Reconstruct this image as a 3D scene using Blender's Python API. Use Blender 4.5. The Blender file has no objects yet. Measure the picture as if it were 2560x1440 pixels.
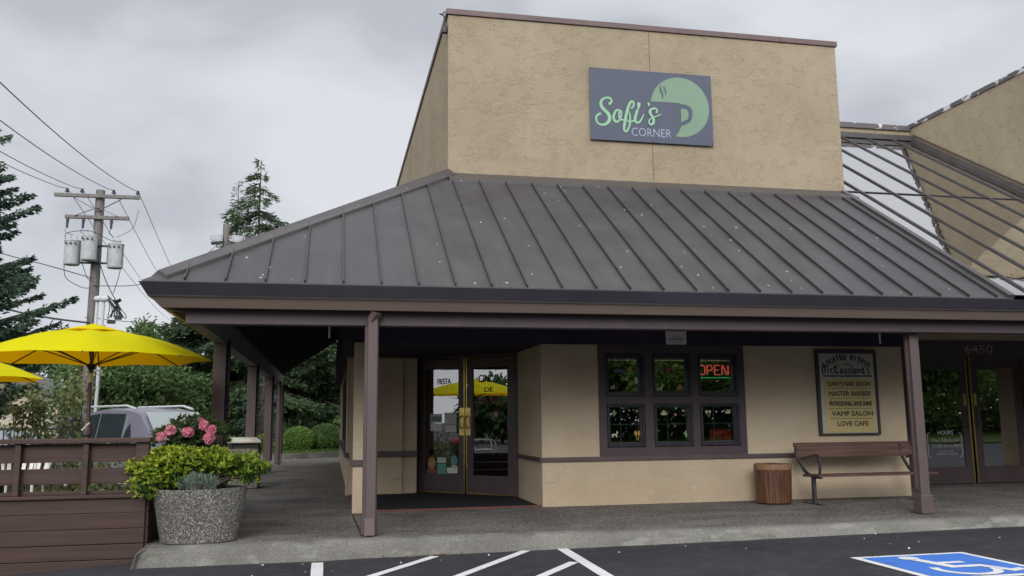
import bpy, math, random
import numpy as np
from mathutils import Vector, Matrix
from mathutils.geometry import tessellate_polygon
R = math.radians
rng = np.random.RandomState(11)
random.seed(5)
scene = bpy.context.scene
COL = scene.collection

# ------------------------------------------------------------ camera
YAW, PIT, ROL = R(11.8), R(8.53), R(-0.564)
CAM = Vector((0, 0, 1.45))
cam = bpy.data.cameras.new("camera"); camo = bpy.data.objects.new("camera", cam); COL.objects.link(camo)
f_ = Vector((math.sin(YAW)*math.cos(PIT), math.cos(YAW)*math.cos(PIT), math.sin(PIT)))
r_ = Vector((math.cos(YAW), -math.sin(YAW), 0)); u_ = r_.cross(f_)
c_, s_ = math.cos(ROL), math.sin(ROL)
r2, u2 = c_*r_ + s_*u_, -s_*r_ + c_*u_
m = Matrix.Identity(4)
for i in range(3):
    m[i][0], m[i][1], m[i][2], m[i][3] = r2[i], u2[i], -f_[i], CAM[i]
camo.matrix_world = m
cam.lens = 2180/2560*36; cam.sensor_width = 36; cam.clip_start = 0.05; cam.clip_end = 1500
scene.camera = camo

# ------------------------------------------------------------ world, sun, exposure
SUN_EL, SUN_AZ = R(27), R(198)      # azimuth of the direction the light comes from, clockwise from +Y
w = bpy.data.worlds.new("World"); scene.world = w; w.use_nodes = True
nt = w.node_tree; N = nt.nodes; LK = nt.links; N.clear()
out = N.new('ShaderNodeOutputWorld'); bg = N.new('ShaderNodeBackground'); bg.inputs[1].default_value = 0.1
sky = N.new('ShaderNodeTexSky'); sky.sky_type = 'NISHITA'; sky.sun_disc = False
sky.sun_elevation = SUN_EL; sky.sun_rotation = SUN_AZ
tc = N.new('ShaderNodeTexCoord')
mp = N.new('ShaderNodeMapping'); mp.inputs['Scale'].default_value = (1, 1, 1.9); mp.inputs['Location'].default_value = (0.75, 0.35, 0.1); mp.inputs['Rotation'].default_value = (R(8), R(-22), 0)
n1 = N.new('ShaderNodeTexNoise'); n1.inputs['Scale'].default_value = 2.7; n1.inputs['Detail'].default_value = 8; n1.inputs['Roughness'].default_value = .46; n1.inputs['Distortion'].default_value = .25
cr = N.new('ShaderNodeValToRGB')
e = cr.color_ramp.elements
e[0].position = .42; e[0].color = (4.55, 4.7, 5.15, 1)
e[1].position = .60; e[1].color = (6.5, 6.62, 6.95, 1)
a = e.new(.485); a.color = (5.5, 5.63, 6.0, 1)
# overcast skies are brighter towards the zenith
sx = N.new('ShaderNodeSeparateXYZ')
mr = N.new('ShaderNodeMapRange'); mr.inputs[1].default_value = .45; mr.inputs[2].default_value = 1.0; mr.inputs[3].default_value = 1.0; mr.inputs[4].default_value = 1.6
# and brighter on the side where the veiled sun stands
mr2 = N.new('ShaderNodeMapRange'); mr2.inputs[1].default_value = .15; mr2.inputs[2].default_value = -.9; mr2.inputs[3].default_value = 1.0; mr2.inputs[4].default_value = 2.5
mm = N.new('ShaderNodeMath'); mm.operation = 'MULTIPLY'
vm = N.new('ShaderNodeVectorMath'); vm.operation = 'SCALE'
mx = N.new('ShaderNodeMix'); mx.data_type = 'RGBA'; mx.inputs[0].default_value = .94
LK.new(tc.outputs['Generated'], mp.inputs[0]); LK.new(mp.outputs[0], n1.inputs[0]); LK.new(n1.outputs[0], cr.inputs[0])
LK.new(tc.outputs['Generated'], sx.inputs[0]); LK.new(sx.outputs[2], mr.inputs[0])
LK.new(sx.outputs[1], mr2.inputs[0]); LK.new(mr.outputs[0], mm.inputs[0]); LK.new(mr2.outputs[0], mm.inputs[1])
LK.new(cr.outputs[0], vm.inputs[0]); LK.new(mm.outputs[0], vm.inputs[3])
LK.new(sky.outputs[0], mx.inputs[6]); LK.new(vm.outputs[0], mx.inputs[7])
LK.new(mx.outputs[2], bg.inputs[0]); LK.new(bg.outputs[0], out.inputs[0])
sl = bpy.data.lights.new("sun", 'SUN'); sl.energy = 1.35; sl.angle = R(25); sl.color = (1, .96, .9)
so = bpy.data.objects.new("sun", sl); COL.objects.link(so)
d = Vector((math.sin(SUN_AZ)*math.cos(SUN_EL), math.cos(SUN_AZ)*math.cos(SUN_EL), math.sin(SUN_EL)))
so.rotation_euler = d.to_track_quat('Z', 'Y').to_euler(); so.location = (0, 0, 40)
scene.view_settings.view_transform = 'Standard'; scene.view_settings.look = 'None'
scene.view_settings.exposure = 0.22; scene.view_settings.gamma = 1
scene.cycles.max_bounces = 8; scene.cycles.transparent_max_bounces = 12
try: scene.cycles.use_denoising = True
except Exception: pass

# ------------------------------------------------------------ materials
def mat(name, col, rough=.7, metal=0, spec=.5):
    m = bpy.data.materials.new(name); m.use_nodes = True
    b = m.node_tree.nodes['Principled BSDF']
    b.inputs['Base Color'].default_value = (*col, 1); b.inputs['Roughness'].default_value = rough
    b.inputs['Metallic'].default_value = metal; b.inputs['Specular IOR Level'].default_value = spec
    return m
def noise_mix(m, cols, scale, pos=None, detail=5, rough=.6, stretch=(1,1,1), dist=0, kind='noise', bump=0, bscale=None, bdist=.01, bstretch=None, rrange=None, coord='Object'):
    """colour ramp over a noise, plus optional bump"""
    t = m.node_tree; n = t.nodes; l = t.links; b = n['Principled BSDF']
    tc = n.new('ShaderNodeTexCoord'); mp = n.new('ShaderNodeMapping'); mp.inputs['Scale'].default_value = stretch
    l.new(tc.outputs[coord], mp.inputs[0])
    if kind == 'voronoi':
        t1 = n.new('ShaderNodeTexVoronoi'); t1.inputs['Scale'].default_value = scale
        sep = n.new('ShaderNodeSeparateColor'); l.new(t1.outputs['Color'], sep.inputs[0]); o = sep.outputs[0]
    else:
        t1 = n.new('ShaderNodeTexNoise'); t1.inputs['Scale'].default_value = scale; t1.inputs['Detail'].default_value = detail
        t1.inputs['Roughness'].default_value = rough; t1.inputs['Distortion'].default_value = dist; o = t1.outputs[0]
    l.new(mp.outputs[0], t1.inputs['Vector'])
    c = n.new('ShaderNodeValToRGB'); el = c.color_ramp.elements
    if pos is None: pos = [.3 + .4*i/(len(cols)-1) for i in range(len(cols))]
    el[0].position = pos[0]; el[0].color = (*cols[0], 1); el[1].position = pos[-1]; el[1].color = (*cols[-1], 1)
    for p, q in zip(pos[1:-1], cols[1:-1]):
        x = el.new(p); x.color = (*q, 1)
    l.new(o, c.inputs[0]); l.new(c.outputs[0], b.inputs['Base Color'])
    if rrange:
        q = n.new('ShaderNodeMapRange'); q.inputs[3].default_value, q.inputs[4].default_value = rrange; l.new(o, q.inputs[0]); l.new(q.outputs[0], b.inputs['Roughness'])
    if bump:
        t2 = n.new('ShaderNodeTexNoise'); t2.inputs['Scale'].default_value = bscale or scale; t2.inputs['Detail'].default_value = 6
        mp2 = n.new('ShaderNodeMapping'); mp2.inputs['Scale'].default_value = bstretch or stretch
        l.new(tc.outputs[coord], mp2.inputs[0]); l.new(mp2.outputs[0], t2.inputs['Vector'])
        bm = n.new('ShaderNodeBump'); bm.inputs['Strength'].default_value = bump; bm.inputs['Distance'].default_value = bdist
        l.new(t2.outputs[0], bm.inputs['Height']); l.new(bm.outputs[0], b.inputs['Normal'])
    return m, c, o, tc
def mixin(m, fac_fn, col):
    """put another colour over the base colour with a mask made by fac_fn(nodes, links) -> socket"""
    t = m.node_tree; n = t.nodes; l = t.links; b = n['Principled BSDF']
    x = n.new('ShaderNodeMix'); x.data_type = 'RGBA'
    if b.inputs['Base Color'].links:
        l.new(b.inputs['Base Color'].links[0].from_socket, x.inputs[6])
    else: x.inputs[6].default_value = b.inputs['Base Color'].default_value
    x.inputs[7].default_value = (*col, 1)
    l.new(fac_fn(n, l), x.inputs[0]); l.new(x.outputs[2], b.inputs['Base Color'])
def spots(scale, thr, amount=1, stretch=(1,1,1), soft=.02, rnd=.8, dens=.5):
    def f(n, l):
        tc = n.new('ShaderNodeTexCoord'); mp = n.new('ShaderNodeMapping'); mp.inputs['Scale'].default_value = stretch
        ns = n.new('ShaderNodeTexNoise'); ns.inputs['Scale'].default_value = 14; ad = n.new('ShaderNodeMix'); ad.data_type = 'VECTOR'; ad.inputs[0].default_value = .045
        l.new(tc.outputs['Object'], ns.inputs[0]); l.new(tc.outputs['Object'], ad.inputs[4]); l.new(ns.outputs[1], ad.inputs[5]); l.new(ad.outputs[1], mp.inputs[0])
        v = n.new('ShaderNodeTexVoronoi'); v.inputs['Scale'].default_value = scale; l.new(mp.outputs[0], v.inputs['Vector'])
        mr = n.new('ShaderNodeMapRange'); mr.inputs[1].default_value = thr+soft; mr.inputs[2].default_value = thr; mr.inputs[3].default_value = 0; mr.inputs[4].default_value = amount
        l.new(v.outputs['Distance'], mr.inputs[0])
        s = n.new('ShaderNodeSeparateColor'); l.new(v.outputs['Color'], s.inputs[0])
        g = n.new('ShaderNodeMath'); g.operation = 'GREATER_THAN'; g.inputs[1].default_value = 1-dens; l.new(s.outputs[1], g.inputs[0])
        mu = n.new('ShaderNodeMath'); mu.operation = 'MULTIPLY'; l.new(mr.outputs[0], mu.inputs[0]); l.new(g.outputs[0], mu.inputs[1])
        return mu.outputs[0]
    return f
def ridge(scale, width, mscale, lo, hi, amount=1, dist=1.0):
    def f(n, l):
        tc = n.new('ShaderNodeTexCoord'); a = n.new('ShaderNodeTexNoise'); a.inputs['Scale'].default_value = scale; a.inputs['Detail'].default_value = 6; a.inputs['Distortion'].default_value = dist; l.new(tc.outputs['Object'], a.inputs['Vector'])
        s = n.new('ShaderNodeMath'); s.operation = 'SUBTRACT'; s.inputs[1].default_value = .5; l.new(a.outputs[0], s.inputs[0]); b = n.new('ShaderNodeMath'); b.operation = 'ABSOLUTE'; l.new(s.outputs[0], b.inputs[0])
        m1 = n.new('ShaderNodeMapRange'); m1.inputs[1].default_value = width; m1.inputs[2].default_value = 0; m1.inputs[3].default_value = 0; m1.inputs[4].default_value = amount; l.new(b.outputs[0], m1.inputs[0])
        p = n.new('ShaderNodeTexNoise'); p.inputs['Scale'].default_value = mscale; l.new(tc.outputs['Object'], p.inputs['Vector']); m2 = n.new('ShaderNodeMapRange'); m2.inputs[1].default_value = lo; m2.inputs[2].default_value = hi; l.new(p.outputs[0], m2.inputs[0])
        q = n.new('ShaderNodeMath'); q.operation = 'MULTIPLY'; l.new(m1.outputs[0], q.inputs[0]); l.new(m2.outputs[0], q.inputs[1]); return q.outputs[0]
    return f
def blotch(scale, lo, hi, amount=1, stretch=(1,1,1), detail=5, dist=0):
    def f(n, l):
        tc = n.new('ShaderNodeTexCoord'); mp = n.new('ShaderNodeMapping'); mp.inputs['Scale'].default_value = stretch
        ns = n.new('ShaderNodeTexNoise'); ns.inputs['Scale'].default_value = scale; ns.inputs['Detail'].default_value = detail; ns.inputs['Distortion'].default_value = dist
        l.new(tc.outputs['Object'], mp.inputs[0]); l.new(mp.outputs[0], ns.inputs['Vector'])
        mr = n.new('ShaderNodeMapRange'); mr.inputs[1].default_value = lo; mr.inputs[2].default_value = hi; mr.inputs[3].default_value = 0; mr.inputs[4].default_value = amount
        l.new(ns.outputs[0], mr.inputs[0]); return mr.outputs[0]
    return f

# stucco: trowelled, with arc-shaped ridges and hairline scratches
def stucco(name, base, dark, light):
    m = mat(name, base, .9, spec=.2); t = m.node_tree; n = t.nodes; l = t.links; b = n['Principled BSDF']
    tc = n.new('ShaderNodeTexCoord')
    big = n.new('ShaderNodeTexNoise'); big.inputs['Scale'].default_value = .9; big.inputs['Detail'].default_value = 6; l.new(tc.outputs['Object'], big.inputs['Vector'])
    cr = n.new('ShaderNodeValToRGB'); el = cr.color_ramp.elements; el[0].position = .3; el[0].color = (*dark, 1); el[1].position = .72; el[1].color = (*light, 1); x = el.new(.5); x.color = (*base, 1)
    l.new(big.outputs[0], cr.inputs[0])
    # ridges: thin contour bands of a warped noise, kept only in patches
    mp = n.new('ShaderNodeMapping'); mp.inputs['Rotation'].default_value = (0, R(20), 0); mp.inputs['Scale'].default_value = (1.0, 1.0, 1.9); l.new(tc.outputs['Object'], mp.inputs[0])
    rn = n.new('ShaderNodeTexNoise'); rn.inputs['Scale'].default_value = 7.5; rn.inputs['Detail'].default_value = 4; rn.inputs['Distortion'].default_value = 1.6; rn.inputs['Roughness'].default_value = .55; l.new(mp.outputs[0], rn.inputs['Vector'])
    band = n.new('ShaderNodeMath'); band.operation = 'SUBTRACT'; band.inputs[1].default_value = .5; l.new(rn.outputs[0], band.inputs[0])
    ab = n.new('ShaderNodeMath'); ab.operation = 'ABSOLUTE'; l.new(band.outputs[0], ab.inputs[0])
    br = n.new('ShaderNodeMapRange'); br.inputs[1].default_value = .014; br.inputs[2].default_value = 0; br.inputs[3].default_value = 0; br.inputs[4].default_value = 1; l.new(ab.outputs[0], br.inputs[0])
    pn = n.new('ShaderNodeTexNoise'); pn.inputs['Scale'].default_value = 4.2; pn.inputs['Detail'].default_value = 3; l.new(tc.outputs['Object'], pn.inputs['Vector'])
    pr = n.new('ShaderNodeMapRange'); pr.inputs[1].default_value = .46; pr.inputs[2].default_value = .58; l.new(pn.outputs[0], pr.inputs[0])
    mu = n.new('ShaderNodeMath'); mu.operation = 'MULTIPLY'; l.new(br.outputs[0], mu.inputs[0]); l.new(pr.outputs[0], mu.inputs[1])
    dk = n.new('ShaderNodeMix'); dk.data_type = 'RGBA'; l.new(cr.outputs[0], dk.inputs[6]); dk.inputs[7].default_value = (dark[0]*.5, dark[1]*.46, dark[2]*.42, 1)
    sc = n.new('ShaderNodeMath'); sc.operation = 'MULTIPLY'; sc.inputs[1].default_value = .36; l.new(mu.outputs[0], sc.inputs[0]); l.new(sc.outputs[0], dk.inputs[0])
    l.new(dk.outputs[2], b.inputs['Base Color'])
    st = n.new('ShaderNodeMath'); st.operation = 'GREATER_THAN'; st.inputs[1].default_value = 0; l.new(band.outputs[0], st.inputs[0])
    st2 = n.new('ShaderNodeMath'); st2.operation = 'MULTIPLY'; l.new(st.outputs[0], st2.inputs[0]); l.new(pr.outputs[0], st2.inputs[1])
    fn = n.new('ShaderNodeTexNoise'); fn.inputs['Scale'].default_value = 26; fn.inputs['Detail'].default_value = 5; l.new(tc.outputs['Object'], fn.inputs['Vector'])
    ad = n.new('ShaderNodeMath'); ad.operation = 'MULTIPLY_ADD'; ad.inputs[1].default_value = .55; l.new(fn.outputs[0], ad.inputs[0]); l.new(st2.outputs[0], ad.inputs[2])
    bm = n.new('ShaderNodeBump'); bm.inputs['Strength'].default_value = .6; bm.inputs['Distance'].default_value = .013
    l.new(ad.outputs[0], bm.inputs['Height']); l.new(bm.outputs[0], b.inputs['Normal'])
    return m
M = {}
M['stucco'] = stucco('tan_stucco', (.345, .285, .200), (.318, .261, .18), (.37, .308, .221))
M['stucco_low'] = stucco('tan_stucco_smooth', (.49, .40, .29), (.44, .355, .25), (.53, .445, .33))
M['stucco_low'].node_tree.nodes['Bump'].inputs['Strength'].default_value = .45
for nd in M['stucco_low'].node_tree.nodes:
    if nd.type == 'MATH' and nd.operation == 'MULTIPLY' and abs(nd.inputs[1].default_value - .36) < .001 and not nd.inputs[1].links: nd.inputs[1].default_value = .22
mixin(M['stucco_low'], blotch(7, .64, .7, .4, detail=9), (.56, .49, .37))
mixin(M['stucco_low'], blotch(1.1, .5, .8, .3, detail=6), (.36, .285, .195))
mixin(M['stucco'], blotch(1.2, .52, .8, .18, (3, 3, .35)), (.5, .42, .3))
mixin(M['stucco'], blotch(.7, .55, .75, .15, (2.2, 2.2, 1.5), dist=.6), (.31, .235, .15))

M['roof'] = noise_mix(mat('roof_metal', (.1,.1,.1), .45, 0, .45), [(.042,.041,.043), (.056,.054,.056), (.07,.068,.07)], 1.6, stretch=(1, 1, 1), rrange=(.38, .62))[0]
mixin(M['roof'], blotch(3.0, .5, .8, .45, (2.4, .25, .25)), (.088, .086, .087))
mixin(M['roof'], spots(5.5, .06, .8, (1, .8, .8), .02, dens=.5), (.55, .55, .53))
mixin(M['roof'], spots(2.6, .026, .8, (1.3, .7, .7), .012, dens=.8), (.7, .7, .68))
M['flash'] = noise_mix(mat('brown_flashing', (.1,.09,.09), .42), [(.055,.049,.049), (.078,.07,.069)], 3)[0]
mixin(M['flash'], spots(6, .05, .7, dens=.2), (.45, .45, .43))
M['seam'] = mat('seam_shadow_side', (.045,.042,.043), .5)  # roof seams: their shadow side is put into this dark colour
M['coping'] = noise_mix(mat('coping_metal', (.13,.085,.08), .5), [(.12,.078,.075), (.16,.105,.1)], 2)[0]
M['coping_worn'] = noise_mix(mat('coping_metal_peeling', (.13,.1,.1), .5), [(.09,.08,.08), (.12,.105,.105)], 2)[0]
mixin(M['coping_worn'], blotch(3.2, .56, .58, .9, (1,1,1.5), 3), (.62, .62, .62))
M['gutter'] = noise_mix(mat('gutter_navy', (.035,.035,.045), .35), [(.038,.036,.046), (.052,.048,.06)], 2.5)[0]
M['fascia'] = noise_mix(mat('fascia_tan', (.17,.12,.10), .7), [(.22,.165,.135), (.27,.205,.165)], 1.6, stretch=(.5, 1, 4), bump=.15, bscale=8)[0]
M['brown'] = noise_mix(mat('brown_paint', (.12,.08,.085), .55), [(.086,.062,.060), (.112,.081,.078)], 4, stretch=(1,1,.3), bump=.12, bscale=20, bdist=.004)[0]
M['side_beam'] = noise_mix(mat('lit_beam_grey', (.17,.16,.175), .6), [(.15,.14,.155), (.19,.18,.195)], 3)[0]  # side beam: light falling on it is put into this paler grey
M['brown_dk'] = noise_mix(mat('dark_brown_paint', (.06,.04,.045), .55), [(.052,.036,.042), (.072,.05,.056)], 3, bump=.1, bscale=14, bdist=.004)[0]
M['trim'] = noise_mix(mat('belt_trim_brown', (.085,.06,.062), .5), [(.075,.05,.055), (.1,.07,.073)], 3)[0]
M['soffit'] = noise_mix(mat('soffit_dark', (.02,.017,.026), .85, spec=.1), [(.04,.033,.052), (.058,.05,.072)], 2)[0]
M['sash'] = noise_mix(mat('window_sash_navy', (.02,.02,.03), .4), [(.016,.016,.026), (.03,.028,.04)], 6)[0]
M['door'] = noise_mix(mat('door_brown', (.06,.042,.046), .4), [(.052,.036,.042), (.074,.052,.056)], 3)[0]
M['brass'] = noise_mix(mat('brass', (.55,.42,.14), .28, 1), [(.45,.34,.1), (.75,.6,.22)], 9)[0]
M['carpet'] = noise_mix(mat('entry_carpet', (.03,.03,.035), .95, spec=.05), [(.022,.022,.027), (.045,.043,.05)], 90, bump=.4, bscale=300, bdist=.003)[0]
M['redwood'] = noise_mix(mat('red_wood_strip', (.13,.04,.035), .7), [(.1,.035,.03), (.17,.055,.05)], 9, stretch=(.3,3,3))[0]
M['interior'] = mat('interior_dark', (.05, .045, .045), .9)
M['interior_floor'] = mat('interior_floor', (.08, .06, .05), .6)
# glass
def glass(name, tint, refl=1.0, ior=1.5, rough=.0, wob=0.0):
    m = bpy.data.materials.new(name); m.use_nodes = True; t = m.node_tree; n = t.nodes; l = t.links
    n.remove(n['Principled BSDF']); o = n['Material Output']
    tr = n.new('ShaderNodeBsdfTransparent'); tr.inputs[0].default_value = (*tint, 1)
    gl = n.new('ShaderNodeBsdfGlossy'); gl.inputs['Roughness'].default_value = rough; gl.inputs[0].default_value = (refl, refl, refl, 1)
    lw = n.new('ShaderNodeLayerWeight'); lw.inputs[0].default_value = .5; pw = n.new('ShaderNodeMath'); pw.operation = 'POWER'; pw.inputs[1].default_value = 4; l.new(lw.outputs['Facing'], pw.inputs[0])
    fr = n.new('ShaderNodeMapRange'); fr.inputs[3].default_value = ior; fr.inputs[4].default_value = 1; l.new(pw.outputs[0], fr.inputs[0]); mx = n.new('ShaderNodeMixShader')
    l.new(fr.outputs[0], mx.inputs[0]); l.new(tr.outputs[0], mx.inputs[1]); l.new(gl.outputs[0], mx.inputs[2]); l.new(mx.outputs[0], o.inputs[0])
    if wob:
        tc = n.new('ShaderNodeTexCoord'); ns = n.new('ShaderNodeTexNoise'); ns.inputs['Scale'].default_value = 1.7; ns.inputs['Detail'].default_value = 2
        bm = n.new('ShaderNodeBump'); bm.inputs['Strength'].default_value = wob; bm.inputs['Distance'].default_value = .02
        l.new(tc.outputs['Object'], ns.inputs[0]); l.new(ns.outputs[0], bm.inputs['Height']); l.new(bm.outputs[0], gl.inputs['Normal'])
    return m
M['pane'] = glass('window_pane', (.62, .68, .64), 1, .29, wob=.03)
M['pane_door'] = glass('door_pane', (.6, .62, .64), 1, .26, wob=.04)
M['pane_sky'] = glass('skylight_pane', (.2, .21, .22), 1, .55, wob=.12)
M['carglass'] = glass('car_glass', (.3, .34, .34), 1, .3)
# ground
def aggregate(name, base, lights, darks, scale=75, k=.5, bumps=.5):
    m = mat(name, base, .85, spec=.3); t = m.node_tree; n = t.nodes; l = t.links; b = n['Principled BSDF']
    tc = n.new('ShaderNodeTexCoord'); v = n.new('ShaderNodeTexVoronoi'); v.inputs['Scale'].default_value = scale; l.new(tc.outputs['Object'], v.inputs['Vector'])
    s = n.new('ShaderNodeSeparateColor'); l.new(v.outputs['Color'], s.inputs[0])
    cr = n.new('ShaderNodeValToRGB'); el = cr.color_ramp.elements; el[0].position = 0; el[0].color = (*darks, 1); el[1].position = 1; el[1].color = (*lights, 1)
    x = el.new(k); x.color = (*base, 1); x = el.new(.9); x.color = tuple(base[i]*.6+lights[i]*.4 for i in range(3)) + (1,)
    l.new(s.outputs[0], cr.inputs[0])
    ns = n.new('ShaderNodeTexNoise'); ns.inputs['Scale'].default_value = 1.3; ns.inputs['Detail'].default_value = 7; l.new(tc.outputs['Object'], ns.inputs['Vector'])
    mr = n.new('ShaderNodeMapRange'); mr.inputs[1].default_value = .3; mr.inputs[2].default_value = .7; mr.inputs[3].default_value = .78; mr.inputs[4].default_value = 1.25; l.new(ns.outputs[0], mr.inputs[0])
    vm = n.new('ShaderNodeVectorMath'); vm.operation = 'SCALE'; l.new(cr.outputs[0], vm.inputs[0]); l.new(mr.outputs[0], vm.inputs[3]); l.new(vm.outputs[0], b.inputs['Base Color'])
    bm = n.new('ShaderNodeBump'); bm.inputs['Strength'].default_value = bumps; bm.inputs['Distance'].default_value = .005; bm.invert = True
    l.new(v.outputs['Distance'], bm.inputs['Height']); l.new(bm.outputs[0], b.inputs['Normal'])
    return m
M['walk'] = aggregate('exposed_aggregate_walk', (.115,.106,.098), (.40,.37,.33), (.035,.033,.031), 75)
mixin(M['walk'], blotch(.9, .52, .72, .5, (.8, 2.2, 1)), (.27, .26, .25))
M['planter'] = aggregate('pebble_concrete', (.115,.11,.098), (.45,.43,.38), (.045,.044,.04), 120, .65, .7)
M['bin'] = aggregate('bin_aggregate', (.17,.16,.14), (.4,.38,.33), (.07,.07,.06), 60)
M['kerb_old'] = noise_mix(mat('kerb_concrete', (.27,.26,.23), .9, spec=.2), [(.13,.125,.108), (.2,.195,.172), (.29,.285,.255)], 3.2, detail=9, rough=.7, bump=.5, bscale=30, bdist=.008)[0]
M['kerb'] = aggregate('kerb_concrete_speckled', (.168,.163,.145), (.27,.26,.235), (.12,.115,.1), 150, .5, .3)
mixin(M['kerb'], blotch(2.0, .55, .68, .6, (1,1,3), 7), (.10, .10, .075))
mixin(M['kerb'], blotch(3.1, .56, .62, .45, (1,1,2), 8), (.30, .295, .265))
M['asphalt'] = noise_mix(mat('asphalt', (.05,.05,.055), .8, spec=.3), [(.022,.022,.026), (.031,.031,.036), (.041,.041,.047)], .9, detail=8, rough=.65, bump=.6, bscale=140, bdist=.004)[0]
mixin(M['asphalt'], blotch(2.4, .62, .66, .35, (1, 3, 1), 8, 1.0), (.06, .059, .062))
mixin(M['asphalt'], ridge(.55, .004, .8, .48, .56, .9, .6), (.012, .012, .014))
mixin(M['asphalt'], blotch(5, .5, .8, .5, detail=9), (.075, .074, .08))
mixin(M['asphalt'], ridge(2.2, .012, 1.3, .52, .6, .35, 1.5), (.11, .11, .115))
mixin(M['asphalt'], blotch(120, .5, .75, .5, detail=3), (.085, .085, .09))
mixin(M['asphalt'], spots(9, .04, .4, dens=.08), (.3, .3, .28))
M['paint'] = noise_mix(mat('road_paint_white', (.75,.75,.75), .6), [(.5,.5,.5), (.76,.76,.75), (.8,.8,.79)], 7, pos=[.22, .38, .8], detail=8)[0]
M['blue'] = noise_mix(mat('road_paint_blue', (.03,.13,.5), .6), [(.05,.12,.36), (.055,.19,.62), (.06,.2,.66)], 3.5, pos=[.25,.42,.8], detail=8)[0]
mixin(M['paint'], blotch(3, .5, .75, .3, detail=6), (.45, .45, .45))
mixin(M['paint'], blotch(22, .62, .7, .75, detail=6), (.12, .12, .12))
M['crack'] = mat('joint_tar', (.015,.015,.015), .6)
M['grass'] = noise_mix(mat('lawn_ground', (.08,.13,.03), .95, spec=.1), [(.05,.085,.02), (.1,.15,.04)], 2, detail=8, bump=1, bscale=60, bdist=.03)[0]
M['soil'] = noise_mix(mat('soil', (.09,.05,.035), .95, spec=.1), [(.05,.03,.02), (.15,.08,.055)], 25, bump=1, bscale=50, bdist=.02)[0]
# wood
def wood(name, a, b, c, sc=6, stretch=(.25, 6, 6), bump=.25, rough=.6):
    return noise_mix(mat(name, b, rough), [a, b, c], sc, stretch=stretch, detail=8, bump=bump, bscale=sc, bdist=.006, dist=.4)[0]
M['deck'] = wood('stained_deck_wood', (.032,.0155,.0115), (.048,.0235,.018), (.068,.034,.026), 3)
M['bench'] = wood('bench_slat_wood', (.05,.022,.018), (.09,.045,.035), (.14,.075,.055), 5)
M['barrel'] = wood('barrel_redwood', (.035,.012,.007), (.11,.042,.02), (.2,.085,.045), 6, (6, 6, .25), rough=.45)
M['barrel_top'] = wood('barrel_rim_wood', (.12,.06,.03), (.22,.12,.06), (.3,.17,.09), 6, (6, 6, .5))
M['iron'] = noise_mix(mat('cast_iron', (.03,.03,.034), .45), [(.025,.025,.03), (.05,.048,.052)], 12)[0]
M['cream'] = noise_mix(mat('cream_plastic', (.62,.6,.5), .5), [(.5,.48,.38), (.68,.66,.56)], 5)[0]
M['black'] = mat('black_plastic', (.015,.015,.016), .4)
M['white'] = noise_mix(mat('white_plastic', (.75,.75,.73), .4), [(.65,.65,.63), (.8,.8,.78)], 4)[0]
M['polewood'] = wood('weathered_pole_wood', (.085,.078,.072), (.15,.138,.127), (.21,.195,.18), 6, (4, 4, .3))
M['grey_metal'] = noise_mix(mat('transformer_paint', (.42,.44,.45), .5), [(.36,.38,.39), (.48,.5,.51)], 4)[0]
M['dark_metal'] = mat('dark_fitting', (.06,.06,.065), .5, .4)
M['galv'] = noise_mix(mat('galvanised_metal', (.35,.36,.37), .45, .6), [(.28,.29,.3), (.42,.43,.44)], 8)[0]
M['wire'] = mat('overhead_wire', (.05,.05,.055), .6)
M['conduit'] = mat('white_conduit', (.6,.62,.64), .5)
M['sign_navy'] = noise_mix(mat('sign_slate', (.085,.1,.15), .5), [(.068,.08,.118), (.078,.09,.132)], 2)[0]
M['sign_green'] = noise_mix(mat('sign_sage', (.22,.4,.26), .55), [(.175,.275,.19), (.195,.30,.21)], 2)[0]
M['sign_mint'] = noise_mix(mat('sign_mint', (.3,.62,.36), .5), [(.23,.44,.26), (.30,.54,.34)], 14)[0]
M['sign_grey'] = mat('sign_pale_letters', (.36,.42,.52), .5)
M['sign_white'] = noise_mix(mat('faded_white_board', (.4,.39,.36), .7), [(.36,.35,.31), (.45,.44,.4)], 4)[0]
M['sign_yellow'] = noise_mix(mat('faded_yellow_board', (.5,.38,.1), .6), [(.42,.345,.15), (.49,.405,.18)], 3)[0]
M['ink'] = mat('sign_ink', (.012,.011,.016), .6)
M['frame_dark'] = mat('sign_frame', (.04,.028,.032), .6)
M['decal_white'] = mat('vinyl_white', (.6,.6,.58), .6)
M['numeral'] = mat('numeral_metal', (.3,.24,.23), .5)
def emit(name, col, s):
    m = mat(name, (0.02,0.02,0.02), .5); b = m.node_tree.nodes['Principled BSDF']; b.inputs['Emission Color'].default_value = (*col, 1); b.inputs['Emission Strength'].default_value = s
    return m
M['neon_red'] = emit('neon_red_tube', (1, .10, .09), 1.5)
M['neon_green'] = emit('neon_green_tube', (.05, .85, .22), .8)
M['neon_dim'] = emit('neon_dim_red_tube', (.8, .08, .08), .35)
M['yellow'] = None
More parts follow.
